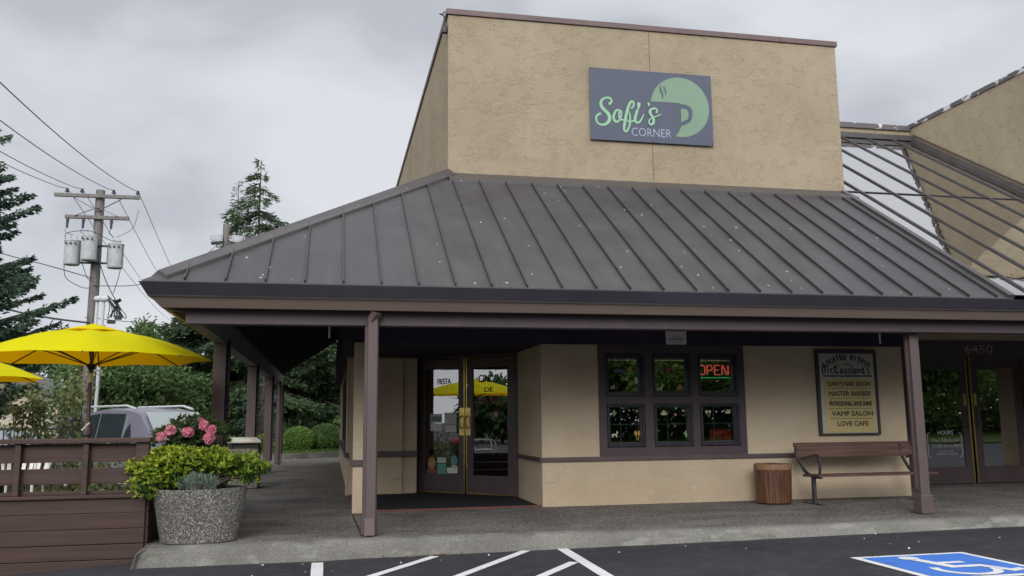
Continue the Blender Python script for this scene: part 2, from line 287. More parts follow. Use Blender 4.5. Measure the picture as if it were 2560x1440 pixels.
def canopy_mat():
    m = bpy.data.materials.new('yellow_canvas'); m.use_nodes = True; t = m.node_tree; n = t.nodes; l = t.links; o = n['Material Output']; b = n['Principled BSDF']
    b.inputs['Base Color'].default_value = (.86, .80, .0, 1); b.inputs['Roughness'].default_value = .8; b.inputs['Specular IOR Level'].default_value = .15
    tr = n.new('ShaderNodeBsdfTranslucent'); tr.inputs[0].default_value = (.85, .42, .0, 1)
    mx = n.new('ShaderNodeMixShader'); mx.inputs[0].default_value = .38
    l.new(b.outputs[0], mx.inputs[1]); l.new(tr.outputs[0], mx.inputs[2]); l.new(mx.outputs[0], o.inputs[0])
    tc = n.new('ShaderNodeTexCoord'); ns = n.new('ShaderNodeTexNoise'); ns.inputs['Scale'].default_value = 3; bm = n.new('ShaderNodeBump'); bm.inputs['Strength'].default_value = .25; bm.inputs['Distance'].default_value = .05
    l.new(tc.outputs['Object'], ns.inputs[0]); l.new(ns.outputs[0], bm.inputs['Height']); l.new(bm.outputs[0], b.inputs['Normal'])
    return m
M['canvas'] = canopy_mat()
def leafmat(name, cols, rough=.55, trans=.25, tcol=None):
    m = bpy.data.materials.new(name); m.use_nodes = True; t = m.node_tree; n = t.nodes; l = t.links; b = n['Principled BSDF']; o = n['Material Output']
    g = n.new('ShaderNodeNewGeometry'); cr = n.new('ShaderNodeValToRGB'); el = cr.color_ramp.elements
    el[0].position = 0; el[0].color = (*cols[0], 1); el[1].position = 1; el[1].color = (*cols[-1], 1)
    for i, c in enumerate(cols[1:-1]):
        x = el.new((i+1)/(len(cols)-1)); x.color = (*c, 1)
    # tone drifts through the crown in clumps, plus a per-leaf scatter
    tc = n.new('ShaderNodeTexCoord'); ns = n.new('ShaderNodeTexNoise'); ns.inputs['Scale'].default_value = .9; ns.inputs['Detail'].default_value = 3
    l.new(tc.outputs['Object'], ns.inputs[0])
    mr = n.new('ShaderNodeMapRange'); mr.inputs[1].default_value = .3; mr.inputs[2].default_value = .7; l.new(ns.outputs[0], mr.inputs[0])
    mx = n.new('ShaderNodeMix'); mx.inputs[0].default_value = .5; l.new(g.outputs['Random Per Island'], mx.inputs[2]); l.new(mr.outputs[0], mx.inputs[3])
    l.new(mx.outputs[0], cr.inputs[0]); l.new(cr.outputs[0], b.inputs['Base Color'])
    b.inputs['Roughness'].default_value = rough; b.inputs['Specular IOR Level'].default_value = .25
    tr = n.new('ShaderNodeBsdfTranslucent'); l.new(cr.outputs[0], tr.inputs[0]); ms = n.new('ShaderNodeMixShader'); ms.inputs[0].default_value = trans
    l.new(b.outputs[0], ms.inputs[1]); l.new(tr.outputs[0], ms.inputs[2]); l.new(ms.outputs[0], o.inputs[0])
    return m
M['leaf_dark'] = leafmat('conifer_needles', [(.034,.062,.032), (.068,.11,.052), (.12,.175,.075)])
M['leaf_blue'] = leafmat('blue_green_needles', [(.04,.072,.052), (.075,.125,.085), (.13,.19,.125)])
M['leaf_mid'] = leafmat('broadleaf_green', [(.05,.095,.035), (.095,.16,.055), (.15,.23,.08)])
M['leaf_bright'] = leafmat('fresh_green', [(.08,.15,.03), (.15,.25,.055), (.24,.35,.09)])
M['leaf_sparse'] = leafmat('sparse_shrub_leaf', [(.12,.17,.07), (.2,.25,.1), (.28,.24,.12)])
M['leaf_var'] = leafmat('variegated_leaf', [(.05,.10,.015), (.13,.21,.02), (.40,.46,.04), (.6,.62,.09)], trans=.3)
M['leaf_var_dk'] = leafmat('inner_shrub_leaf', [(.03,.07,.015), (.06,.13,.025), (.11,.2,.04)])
M['leaf_rhodo'] = leafmat('rhododendron_leaf', [(.04,.08,.03), (.085,.14,.05), (.15,.22,.08)], rough=.35)
M['leaf_sage'] = leafmat('grey_green_leaf', [(.12,.17,.13), (.2,.26,.21), (.3,.36,.3)])
M['leaf_grass'] = leafmat('grass_blade', [(.06,.11,.02), (.13,.2,.05)])
M['petal'] = leafmat('pink_petal', [(.75,.17,.3), (.87,.36,.48), (.92,.6,.66)], trans=.35)
M['petal_red'] = leafmat('coral_petal', [(.7,.1,.08), (.8,.25,.15)], trans=.3)
M['dry'] = leafmat('dry_leaf', [(.15,.07,.03), (.3,.16,.07)])
M['bark'] = wood('bark', (.05,.04,.035), (.09,.07,.055), (.14,.11,.09), 8, (5, 5, .5), .8, .9)
M['car_purple'] = noise_mix(mat('dark_plum_car_paint', (.1,.095,.13), .25), [(.15,.145,.185), (.19,.185,.225)], 1)[0]
M['car_purple'].node_tree.nodes['Principled BSDF'].inputs['Coat Weight'].default_value = .25
M['car_silver'] = mat('silver_car_paint', (.4,.41,.43), .3, .4)
M['car_dark'] = mat('dark_car_paint', (.05,.055,.06), .25)
M['car_dark'].node_tree.nodes['Principled BSDF'].inputs['Coat Weight'].default_value = .6
M['rail'] = mat('roof_rail_silver', (.7,.71,.72), .35, .3)
M['tyre'] = mat('tyre_rubber', (.02,.02,.02), .8)
M['house'] = noise_mix(mat('house_siding', (.5,.43,.33), .8), [(.47,.4,.3), (.53,.46,.36)], 3)[0]
M['shingle'] = noise_mix(mat('grey_shingle', (.12,.115,.11), .9), [(.09,.085,.08), (.15,.145,.14)], 9)[0]
M['house_trim'] = mat('house_trim_white', (.6,.6,.58), .6)
M['chain'] = mat('chain_link_grey', (.3,.31,.31), .5, .5)
for nm, c in (('green', (.2,.36,.14)), ('orange', (.36,.22,.08)), ('pink', (.5,.22,.35)), ('cream', (.5,.45,.33)), ('blue', (.08,.1,.14)), ('red', (.24,.05,.05)), ('teal', (.1,.28,.25)), ('paper', (.5,.52,.5)), ('gold', (.4,.27,.05))):
    M['vinyl_'+nm] = mat('vinyl_'+nm, c, .6)

# ------------------------------------------------------------ geometry helpers
def tag(o, label=None, cat=None, group=None, kind=None):
    if label: o['label'] = label
    if cat: o['category'] = cat
    if group: o['group'] = group
    if kind: o['kind'] = kind
    return o
def thing(name, label, cat, loc=(0,0,0), group=None):
    o = bpy.data.objects.new(name, None); o.empty_display_size = .2; COL.objects.link(o); o.location = loc
    o['_loc'] = tuple(loc)
    return tag(o, label, cat, group)
def finish(name, me, material, parent=None, smooth=False, bevel=0):
    for mm in (material if isinstance(material, (list, tuple)) else [material]): me.materials.append(mm)
    if smooth:
        me.polygons.foreach_set('use_smooth', [True]*len(me.polygons))
    o = bpy.data.objects.new(name, me); COL.objects.link(o)
    if parent is not None:
        o.parent = parent
        if parent.type == 'EMPTY': o.matrix_parent_inverse = Matrix.Translation(-Vector(parent['_loc']))
    if bevel:
        b = o.modifiers.new('bevel', 'BEVEL'); b.width = bevel; b.segments = 2; b.limit_method = 'ANGLE'
    return o
class MB:
    """collects shapes; build() links them as ONE mesh object"""
    def __init__(s, xf=None): s.v = []; s.f = []; s.mi = []; s.xf = xf; s.cur = 0
    def add(s, vs, fs):
        n = len(s.v)
        if s.xf is not None: vs = [tuple(s.xf @ Vector(v)) for v in vs]
        s.v += [tuple(v) for v in vs]; s.f += [[i+n for i in f] for f in fs]; s.mi += [s.cur]*len(fs); return s
    def box(s, x0, x1, y0, y1, z0, z1):
        return s.add([(x0,y0,z0),(x1,y0,z0),(x1,y1,z0),(x0,y1,z0),(x0,y0,z1),(x1,y0,z1),(x1,y1,z1),(x0,y1,z1)],
                     [(0,3,2,1),(4,5,6,7),(0,1,5,4),(1,2,6,5),(2,3,7,6),(3,0,4,7)])
    def bar(s, a, b, w, h, up=(0,0,1)):
        a, b = Vector(a), Vector(b); d = (b-a).normalized(); up = Vector(up)
        if abs(d.dot(up)) > .98: up = Vector((1,0,0))
        r = d.cross(up).normalized(); u = r.cross(d)
        vs = []
        for p in (a, b):
            for i, j in ((-1,-1),(1,-1),(1,1),(-1,1)): vs.append(p + r*i*w/2 + u*j*h/2)
        return s.add(vs, [(3,2,1,0),(4,5,6,7),(0,1,5,4),(1,2,6,5),(2,3,7,6),(3,0,4,7)])
    def tube(s, pts, rad, seg=8, cap=True):
        pts = [Vector(p) for p in pts]; n = len(pts); rads = rad if isinstance(rad, (list, tuple)) else [rad]*n
        vs = []; fs = []; prev = None
        for i, p in enumerate(pts):
            d = (pts[min(i+1, n-1)] - pts[max(i-1, 0)]).normalized()
            if prev is None:
                ref = Vector((0,0,1)) if abs(d.z) < .9 else Vector((1,0,0)); u = d.cross(ref).normalized()
            else: u = (prev - d*prev.dot(d)).normalized()
            prev = u; v = d.cross(u)
            for k in range(seg):
                a = 2*math.pi*k/seg; vs.append(p + (u*math.cos(a) + v*math.sin(a))*rads[i])
        for i in range(n-1):
            for k in range(seg):
                k2 = (k+1) % seg; fs.append((i*seg+k, i*seg+k2, (i+1)*seg+k2, (i+1)*seg+k))
        if cap: fs += [tuple(range(seg-1, -1, -1)), tuple(range((n-1)*seg, n*seg))]
        return s.add(vs, fs)
    def lathe(s, c, prof, seg=24, sx=1, sy=1, rot=0):
        vs = []; fs = []; n = len(prof)
        for r, z in prof:
            for k in range(seg):
                a = 2*math.pi*k/seg; x, y = r*sx*math.cos(a), r*sy*math.sin(a)
                vs.append((c[0]+x*math.cos(rot)-y*math.sin(rot), c[1]+x*math.sin(rot)+y*math.cos(rot), c[2]+z))
        for i in range(n-1):
            for k in range(seg):
                k2 = (k+1) % seg; fs.append((i*seg+k, i*seg+k2, (i+1)*seg+k2, (i+1)*seg+k))
        fs += [tuple(range(seg-1, -1, -1)), tuple(range((n-1)*seg, n*seg))]
        return s.add(vs, fs)
    def prism(s, poly, axis, t0, t1):
        """closed 2-D polygon extruded along an axis; poly in the two other coordinates"""
        def P(p, t): return {'x': (t, p[0], p[1]), 'y': (p[0], t, p[1]), 'z': (p[0], p[1], t)}[axis]
        n = len(poly); vs = [P(p, t0) for p in poly] + [P(p, t1) for p in poly]
        tri = tessellate_polygon([[Vector((p[0], p[1], 0)) for p in poly]])
        fs = [tuple(t) for t in tri] + [tuple(i+n for i in reversed(t)) for t in tri]
        fs += [(i, (i+1) % n, (i+1) % n + n, i+n) for i in range(n)]
        return s.add(vs, fs)
    def quad(s, *p): return s.add(p, [tuple(range(len(p)))])
    def build(s, name, material, parent=None, smooth=False, bevel=0, recalc=True):
        me = bpy.data.meshes.new(name); me.from_pydata(s.v, [], s.f)
        if len(set(s.mi)) > 1: me.polygons.foreach_set('material_index', s.mi)
        if recalc:
            import bmesh
            bm = bmesh.new(); bm.from_mesh(me); bmesh.ops.recalc_face_normals(bm, faces=bm.faces); bm.to_mesh(me); bm.free()
        me.update()
        o = finish(name, me, material, parent, False, bevel)
        if smooth: me.shade_auto_smooth if False else None
        if smooth:
            me.polygons.foreach_set('use_smooth', [True]*len(me.polygons))
            try: me.set_sharp_from_angle(angle=R(35))
            except Exception: pass
        return o
def catmull(pts, k=6):
    P = [Vector(p) for p in pts]; out = []
    for i in range(len(P)-1):
        a, b, c, d = P[max(i-1,0)], P[i], P[i+1], P[min(i+2,len(P)-1)]
        for j in range(k):
            t = j/k; out.append(.5*((2*b) + (c-a)*t + (2*a-5*b+4*c-d)*t*t + (3*b-a-3*c+d)*t**3))
    out.append(P[-1]); return out
def grid_panel(mb, x0, x1, z0, z1, holes, y0, y1):
    xs = sorted({x0, x1, *[h[0] for h in holes], *[h[1] for h in holes]}); zs = sorted({z0, z1, *[h[2] for h in holes], *[h[3] for h in holes]})
    for i in range(len(xs)-1):
        for j in range(len(zs)-1):
            cx, cz = (xs[i]+xs[i+1])/2, (zs[j]+zs[j+1])/2
            if any(h[0] < cx < h[1] and h[2] < cz < h[3] for h in holes): continue
            mb.box(xs[i], xs[i+1], y0, y1, zs[j], zs[j+1])
def text(body, name, x, z, w, h, y, material, parent, bold=0, extrude=.002, normal='y', M4=None, shear=0):
    """flat lettering in a plane facing -Y: (x, z) is the lower-left corner, w by h its size"""
    c = bpy.data.curves.new(name, 'FONT'); c.body = body; c.offset = min(bold, 0); c.shear = shear; c.resolution_u = 3
    t = bpy.data.objects.new(name, c); COL.objects.link(t); bpy.context.view_layer.update()
    dg = bpy.context.evaluated_depsgraph_get(); me = bpy.data.meshes.new_from_object(t.evaluated_get(dg)); bpy.data.objects.remove(t)
    n = len(me.vertices); co = np.zeros(n*3, 'f'); me.vertices.foreach_get('co', co); co = co.reshape(-1, 3)
    lo, hi = co.min(0), co.max(0); s = (co-lo)/np.maximum(hi-lo, 1e-6)
    res = np.stack([x + s[:,0]*w, np.full(n, y), z + s[:,1]*h], 1)
    if bold > 0:      # heavier lettering: the same outline printed again a hair to each side
        fs0 = [tuple(p.vertices) for p in me.polygons]; vs = []; fs = []; b_ = bold*h*.9
        for q, (ox, oz) in enumerate(((0,0), (b_,0), (-b_,0), (0,b_), (0,-b_))):
            fs += [tuple(i+q*n for i in f) for f in fs0]; vs.append(res + np.array([ox, -.0002*q, oz]))
        res = np.concatenate(vs); me = bpy.data.meshes.new(name); me.from_pydata([tuple(p) for p in res], [], fs)
    if M4 is not None: res = np.array([tuple(M4 @ Vector(p)) for p in res])
    me.vertices.foreach_set('co', res.astype('f').ravel()); me.update()
    return finish(name, me, material, parent)
def stroke_ribbon(mb, pts, width, y, depth=.004):
    """brush stroke in the XZ plane; width a number or a list along it"""
    P = catmull([(p[0], 0, p[1]) for p in pts], 6); n = len(P)
    L, Rr = [], []
    for i, p in enumerate(P):
        d = (P[min(i+1,n-1)] - P[max(i-1,0)]).normalized(); q = Vector((-d.z, 0, d.x))
        if isinstance(width, (list, tuple)):
            t = i/(n-1)*(len(width)-1); a = int(min(t, len(width)-2)); ww = width[a] + (width[a+1]-width[a])*(t-a)
        else: ww = width
        L.append(p+q*ww/2); Rr.append(p-q*ww/2)
    vs = [(v.x, y-.0006*i/n, v.z) for i, v in enumerate(L)] + [(v.x, y-.0006*i/n, v.z) for i, v in enumerate(Rr)]; fs = [(i, i+1, n+i+1, n+i) for i in range(n-1)]
    mb.add(vs, fs)
    for p, ww in ((P[0], width[0] if isinstance(width, (list,tuple)) else width), (P[-1], width[-1] if isinstance(width, (list,tuple)) else width)):
        mb.add([(p.x + ww/2*math.cos(a), y - .0008, p.z + ww/2*math.sin(a)) for a in [2*math.pi*k/10 for k in range(10)]], [tuple(range(10))])
def disc(mb, x, z, r, y, n=12, sz=1.0):
    mb.add([(x + r*math.cos(2*math.pi*k/n), y, z + r*sz*math.sin(2*math.pi*k/n)) for k in range(n)], [tuple(range(n))])
def poly(mb, pts, y):
    tri = tessellate_polygon([[Vector((p[0], p[1], 0)) for p in pts]]); mb.add([(p[0], y, p[1]) for p in pts], [tuple(t) for t in tri])

# ---- foliage
def leaves(name, P, D, length, width, material, parent=None, group=None, fold=.15):
    """P (n,3) leaf bases, D (n,3) leaf directions; one rhombic leaf each"""
    n = len(P); D = D/np.maximum(np.linalg.norm(D, axis=1, keepdims=True), 1e-6)
    L = length*(.7 + .6*rng.rand(n, 1)) if np.isscalar(length) else length[:, None]
    rnd = rng.normal(size=(n, 3)); S = np.cross(D, rnd); S /= np.maximum(np.linalg.norm(S, axis=1, keepdims=True), 1e-6)
    Nn = np.cross(S, D); W = L*(width/length if np.isscalar(length) else width)
    a = P; b = P + D*L*.45 + S*W*.5 + Nn*L*fold*.3; c = P + D*L; d2 = P + D*L*.45 - S*W*.5 + Nn*L*fold*.3
    V = np.stack([a, b, c, d2], 1).reshape(-1, 3).astype('f')
    me = bpy.data.meshes.new(name); me.vertices.add(n*4); me.vertices.foreach_set('co', V.ravel())
    me.loops.add(n*4); me.loops.foreach_set('vertex_index', np.arange(n*4, dtype='i')); me.polygons.add(n)
    me.polygons.foreach_set('loop_start', np.arange(0, n*4, 4, dtype='i')); me.polygons.foreach_set('loop_total', np.full(n, 4, 'i')); me.update(calc_edges=True)
    return finish(name, me, material, parent)
def rdir(n): v = rng.normal(size=(n, 3)); return v/np.linalg.norm(v, axis=1, keepdims=True)
def broadleaf(name, label, loc, h, rad, n, leaf, material, group, trunk_r=.16, clumps=26, low=.25, cat='tree', leafw=.6, squash=.55):
    loc = Vector(loc); t = thing(name, label, cat, loc, group)
    cz = h*(1+low)/2; hz = h*(1-low)/2
    tb = MB(); tb.tube([loc, loc+Vector((.05,0,h*low)), loc+Vector((.1,.05,h*.6)), loc+Vector((.0,.1,h*.9))], [trunk_r, trunk_r*.8, trunk_r*.45, trunk_r*.1], 8)
    C = []
    for k in range(clumps):
        v = rdir(1)[0]; q = (.35 + .65*rng.rand()**.5); c = np.array([v[0]*rad*q*.8, v[1]*rad*q*.8, cz + v[2]*hz*q*.85]); C.append((c, rad*(.22 + .2*rng.rand())))
        tb.tube([loc+Vector((.08,.04,max(h*low*.8, c[2]*.55))), loc+Vector((c[0]*.5, c[1]*.5, c[2]*.8)), loc+Vector(c)], [trunk_r*.35, trunk_r*.2, trunk_r*.06], 5)
    tb.build('trunk', M['bark'], t, True)
    Ps, Ds = [], []
    for c, r in C:
        m_ = int(n/clumps); v = rdir(m_); q = rng.rand(m_, 1)**.45
        v[:, 2] *= squash + .15
        p = c + v*q*r*(1 + .25*rng.normal(size=(m_, 1))); Ps.append(p + np.array(loc)); Ds.append(v*1.0 + .6*rng.normal(size=(m_, 3)) + np.array([0, 0, -.15]))
    leaves('crown', np.concatenate(Ps), np.concatenate(Ds), leaf, leaf*leafw, material, t)
    return t
def conifer(name, label, loc, h, rad, n, leaf, material, group, droop=.35, levels=None, base=.05, trunk_r=.18, gap=0.0, tipcurl=.0, upsweep=0.0, lw=.26, pw=.85, top=0, nbr=None):
    loc = Vector(loc); L0 = np.array(loc); t = thing(name, label, 'tree', loc, group)
    tb = MB(); tb.tube([loc, loc+Vector((0,0,h*.5)), loc+Vector((.02,0,h))], [trunk_r, trunk_r*.6, .015], 8)
    levels = levels or int(h*2.0); Ps, Ds = [], []; br = []
    for k in range(levels):
        f = k/(levels-1); z = h*(base + (1-base)*f**.95); R0 = rad*(1-f)**pw*(.75+.5*rng.rand()) + .12
        nb = (nbr or 6) if f < .8 else 4
        for j in range(nb):
            a = rng.rand()*6.283; br.append((z + rng.normal()*.12, a, R0*(.7+.5*rng.rand())))
    tot = sum(b[2] for b in br)
    for z, a, L in br:
        m_ = max(6, int(n*L/tot)); s = rng.rand(m_)**.8
        dx, dy = math.cos(a), math.sin(a)
        zz = z + upsweep*L*s - droop*L*s**1.6 + tipcurl*L*np.maximum(s-.7, 0)
        side = (rng.rand(m_)-.5)*2*(.34*L*(1-s)+.1)*(.3+.7*s**.3); 
        p = np.stack([dx*L*s - dy*side, dy*L*s + dx*side, zz - np.abs(side)*.18 - rng.rand(m_)*leaf*.7], 1)
        sg = np.sign(side)[:, None]
        d_ = np.stack([dx*.8 - dy*sg[:,0]*.7, dy*.8 + dx*sg[:,0]*.7, np.full(m_, -.25+upsweep*.6)], 1) + .35*rng.normal(size=(m_, 3))
        Ps.append(p+L0); Ds.append(d_)
        if L > .5:
            q = [(L0[0]+dx*L*u, L0[1]+dy*L*u, L0[2]+z+upsweep*L*u-droop*L*u**1.6) for u in (0, .4, .75)]
            tb.tube(q, [.045*L**.5, .025, .01], 4, False)
    tb.build('trunk', M['bark'], t, True)
    leaves('crown', np.concatenate(Ps), np.concatenate(Ds), leaf, leaf*lw, material, t, fold=.05)
    return t

# ------------------------------------------------------------ the setting
def gh(x, y=0):
    xs = [-60, -4, -1.95, 0, 2.4, 5, 9, 80]; zs = [-.18, -.16, -.035, -.05, -.02, .02, .03, .03]
    return float(np.interp(x, xs, zs))
def ground_grid():
    xs = sorted(set([-400,-150,-60,-30,-15,-8,-5,-4,-3.4,-2.9,-2.4,-1.95,-1,0,1,1.8,2.4,3.6,5,7,9,14,24,50,150,400])); ys = [-400,-150,-60,-30,-14,-6,0,4,8,9.9,12,16,24,40,80,200,800]
    v = [(x, y, gh(x)) for y in ys for x in xs]; n = len(xs)
    f = [(j*n+i, j*n+i+1, (j+1)*n+i+1, (j+1)*n+i) for j in range(len(ys)-1) for i in range(n-1)]
    mb = MB(); mb.add(v, f); return mb
tag(ground_grid().build('ground', M['asphalt'], smooth=True), kind='structure')
FE = [(-1.97, 9.80), (-1.93, 9.86), (.4, 9.98), (2.4, 9.90), (4.8, 9.74), (8.9, 9.90), (14, 10.1), (24, 10.4)]   # foot of the kerb, front edge
KE = [(-1.86, 9.98), (-1.78, 10.02), (.4, 10.13), (2.4, 10.03), (4.8, 9.86), (8.9, 10.02), (14, 10.2), (24, 10.5)]  # top edge of the kerb
def dens(P, k=8):
    o = []
    for i in range(len(P)-1):
        for j in range(k): t = j/k; o.append((P[i][0]+(P[i+1][0]-P[i][0])*t, P[i][1]+(P[i+1][1]-P[i][1])*t))
    o.append(P[-1]); return o
Fd, Kd = dens(FE), dens(KE)
mb = MB(); vs = []; n = len(Fd)
for i, ((x, y), (kx, ky)) in enumerate(zip(Fd, Kd)):
    wob = .012*math.sin(i*1.7)+.008*math.sin(i*3.1)
    zb = gh(x)-.05
    vs += [(x, y+wob*.5, zb), (x+(kx-x)*.35, y+(ky-y)*.35+wob, .105), (x+(kx-x)*.7, y+(ky-y)*.7+wob*.6, .142), (kx, ky, .1505), (kx+.02, ky+.12, .1505)]
fs = [(i*5+j, (i+1)*5+j, (i+1)*5+j+1, i*5+j+1) for i in range(n-1) for j in range(4)]
mb.add(vs, fs)
mb.add([(-1.97,9.80,-.1), (-1.92,9.98,.12), (-1.86,9.98,.1505), (-1.95,14,.1505), (-2.0,14,-.2)], [(0,1,2,3,4)])
tag(mb.build('kerb', M['kerb'], smooth=True), kind='structure')
mb = MB(); top = [(x+.01, y+.1) for x, y in Kd] + [(24, 33.5), (-1.95, 33.5), (-1.95, 14), (-1.9, 10.2)]
mb.prism(top, 'z', -.3, .146)
tag(mb.build('sidewalk', M['walk']), kind='structure')
mb = MB()   # tarred joint from the corner of the wall to the kerb
mb.quad((.335, 12.7, .150), (.35, 12.7, .150), (.405, 10.24, .150), (.385, 10.24, .150))
tag(mb.build('pavement_joint', M['crack']), kind='structure')
# back kerb, lawn strip
mb = MB(); P = [(-9, 29.5), (-4, 30.6), (-1.2, 31.6), (1, 33.0), (6, 35.5)]
for (x0, y0), (x1, y1) in zip(P[:-1], P[1:]): mb.bar((x0, y0, .17), (x1, y1, .17), .16, .34)
tag(mb.build('rear_kerb', M['kerb']), kind='structure')
mb = MB(); mb.add([(-9,29.55,.2),(-4,30.65,.3),(-1.2,31.65,.32),(1,33.05,.32),(6,35.5,.32),(60,60,.3),(30,140,.3),(-60,140,.3),(-40,60,.1),(-16,34,.1)], [(0,1,2,3,4,5,6,7,8,9)])
tag(mb.build('lawn', M['grass']), kind='structure')
mb = MB(); mb.quad((2,-9,.08),(60,-9,.08),(90,-60,.1),(-30,-60,.1),(-30,-14,.08),(2,-14,.08)); tag(mb.build('lawn_across_lot', M['grass']), kind='structure')
# painted markings: strips a few millimetres above the asphalt
def strip(name, a, b, w_, label):
    a, b = Vector((*a, 0)), Vector((*b, 0)); d = (b-a).normalized(); q = Vector((-d.y, d.x, 0))*w_/2; mb = MB(); k = 10; vs = []
    for i in range(k+1):
        p = a + (b-a)*i/k; jw = 1 + .03*math.sin(i*2.3)
        for s in (-1, 1):
            v = p + q*s*jw; vs.append((v.x, v.y, gh(v.x)+.005))
    mb.add(vs, [(2*i, 2*i+1, 2*i+3, 2*i+2) for i in range(k)])
    o = mb.build(name, M['paint']); tag(o, kind='structure'); o['label'] = label; return o
strip('painted_line', (-.09, 9.84), (-.07, 5.0), .12, 'white line ending at the kerb left of the hatched aisle')
strip('painted_line', (1.17, 9.86), (-.07, 8.15), .105, 'leftmost diagonal hatch line of the aisle')
strip('painted_line', (2.2, 9.9), (-.07, 6.75), .105, 'middle diagonal hatch line of the aisle')
strip('painted_line', (2.50, 8.98), (-.07, 5.6), .105, 'right diagonal hatch line joining the border line')
strip('painted_line', (2.62, 9.9), (2.5, 5.0), .12, 'white border line at the right of the hatched aisle')
Z0 = .005
def gz(x, dz): return gh(x)+dz
def flat(mb, pts, dz):
    tri = tessellate_polygon([[Vector((p[0], p[1], 0)) for p in pts]]); mb.add([(p[0], p[1], gz(p[0], dz)) for p in pts], [tuple(t) for t in tri])
ax0, ax1, ay1 = 5.20, 6.50, 8.27; s_ = (ax1-ax0); ay0 = ay1 - s_
mb = MB()
for i in range(6):
    x0 = ax0 + s_*i/6; x1 = ax0 + s_*(i+1)/6; mb.quad((x0,ay0,gz(x0,.005)),(x1,ay0,gz(x1,.005)),(x1,ay1,gz(x1,.005)),(x0,ay1,gz(x0,.005)))
ac = mb.build('accessible_parking_symbol', M['paint']); tag(ac, kind='structure')
mb = MB(); b_ = .085
for i in range(6):
    x0 = ax0+b_ + (s_-2*b_)*i/6; x1 = ax0+b_ + (s_-2*b_)*(i+1)/6; mb.quad((x0,ay0+b_,gz(x0,.009)),(x1,ay0+b_,gz(x1,.009)),(x1,ay1-b_,gz(x1,.009)),(x0,ay1-b_,gz(x0,.009)))
mb.build('blue_field', M['blue'], ac)
mb = MB(); S0 = lambda u, v: (ax0 + u*s_, ay1 - v*s_)
def fl(pts): flat(mb, [S0(*p) for p in pts], .013)
fl([(.38+.075*math.cos(a)*1.0, .19+.075*math.sin(a)) for a in [2*math.pi*k/18 for k in range(18)]])
fl([(.34,.24),(.43,.24),(.46,.40),(.66,.40),(.66,.47),(.47,.47),(.49,.56),(.70,.56),(.78,.78),(.86,.75),(.88,.82),(.73,.87),(.64,.64),(.41,.64)])
ring = [(.47+.24*math.cos(a), .70+.24*math.sin(a)) for a in [R(-150-12*k) for k in range(18)]]; inn = [(.47+.175*math.cos(a), .70+.175*math.sin(a)) for a in [R(-150-12*k) for k in range(18)]]
for i in range(17): fl([ring[i], ring[i+1], inn[i+1], inn[i]])
mb.build('wheelchair_figure', M['paint'], ac)

# ------------------------------------------------------------ the building
SL = .654
EY, EZ, EX = 9.98, 2.97, -2.06          # eave edge (top of gutter), left corner
B = thing('shopping_building', 'tan stucco cafe building with a grey metal hip roof, boxy tower and covered walkway', 'building', (4.5, 18, .15))
def rz(y): return EZ + SL*(y-EY)
FY = 28.8                                # far end
# walls
mb = MB()
YW = 12.9
mb.box(3.13, 9.30, YW, YW+.2, .15, .84); mb.box(3.13, 4.03, YW, YW+.2, .84, 2.57); mb.box(6.45, 9.30, YW, YW+.2, .84, 2.57)
mb.box(3.13, 3.33, YW+.2, 14.75, .15, 2.57)               # right return of the entry recess
mb.box(9.10, 9.30, YW+.2, 14.9, .15, 2.57)
mb.build('front_wall', M['stucco_low'], B)
mb = MB(); mb.box(.34, .51, YW-.12, YW+.06, .15, 2.57); mb.build('entry_pillar', M['stucco_low'], B, bevel=.01)
mb = MB(); mb.box(.345, .60, 15.8, 15.95, .15, 2.57)
mb.box(.60, 1.30, 15.95, 16.15, .15, 2.57); mb.box(1.30, 1.56, 16.0, 16.2, .15, 2.57)
mb.build('entry_side_wall', M['stucco_low'], B, bevel=.01)
mb = MB(); mb.box(.345, .55, 16.0, 16.6, .15, 2.75); grid_panel_x = None
# side wall with window openings (plane x = .345)
def side_panel(mb, y0, y1, z0, z1, holes, x0, x1):
    ys = sorted({y0, y1, *[h[0] for h in holes], *[h[1] for h in holes]}); zs = sorted({z0, z1, *[h[2] for h in holes], *[h[3] for h in holes]})
    for i in range(len(ys)-1):
        for j in range(len(zs)-1):
            cy, cz = (ys[i]+ys[i+1])/2, (zs[j]+zs[j+1])/2
            if any(h[0] < cy < h[1] and h[2] < cz < h[3] for h in holes): continue
            mb.box(x0, x1, ys[i], ys[i+1], zs[j], zs[j+1])
mb = MB(); side_panel(mb, 16.0, 28.6, .15, 3.3, [(17.4, 20.4, .95, 2.4)], .345, .55); mb.box(.30, .345, 15.8, 16.1, .15, 2.57)
mb.build('side_wall', M['stucco_low'], B, bevel=.01)
sw = MB(); side_panel(sw, 17.3, 20.5, .9, 2.5, [(17.5, 18.9, 1.05, 2.3), (19.0, 20.3, 1.05, 2.3)], .30, .40); sw = sw.build('window', M['sash'], B)
MB().box(.40, .41, 17.4, 20.4, .95, 2.4).build('pane', M['pane'], sw)
MB().box(.55, .6, 28.4, 28.6, .15, 3.3).box(.345, 20, 28.6, 28.8, .15, 5).box(20, 20.2, 12.9, 28.8, .15, 5).build('rear_wall', M['stucco_low'], B)
# belt trim
mb = MB(); mb.box(3.131, 9.32, YW-.035, YW, .805, .87); mb.box(3.095, 3.13, YW-.035, 14.6, .805, .87)
mb.build('belt_trim', M['trim'], B, bevel=.006)
mb = MB(); mb.box(.31, .53, YW-.16, YW-.12, .81, .895); mb.box(.305, .34, YW-.12, YW+.06, .81, .895); mb.box(.28, .345, 15.77, 28.6, .80, .89); mb.box(.60, 1.56, 15.91, 15.95, .80, .9)
mb.build('belt_trim', M['trim'], B, bevel=.006)
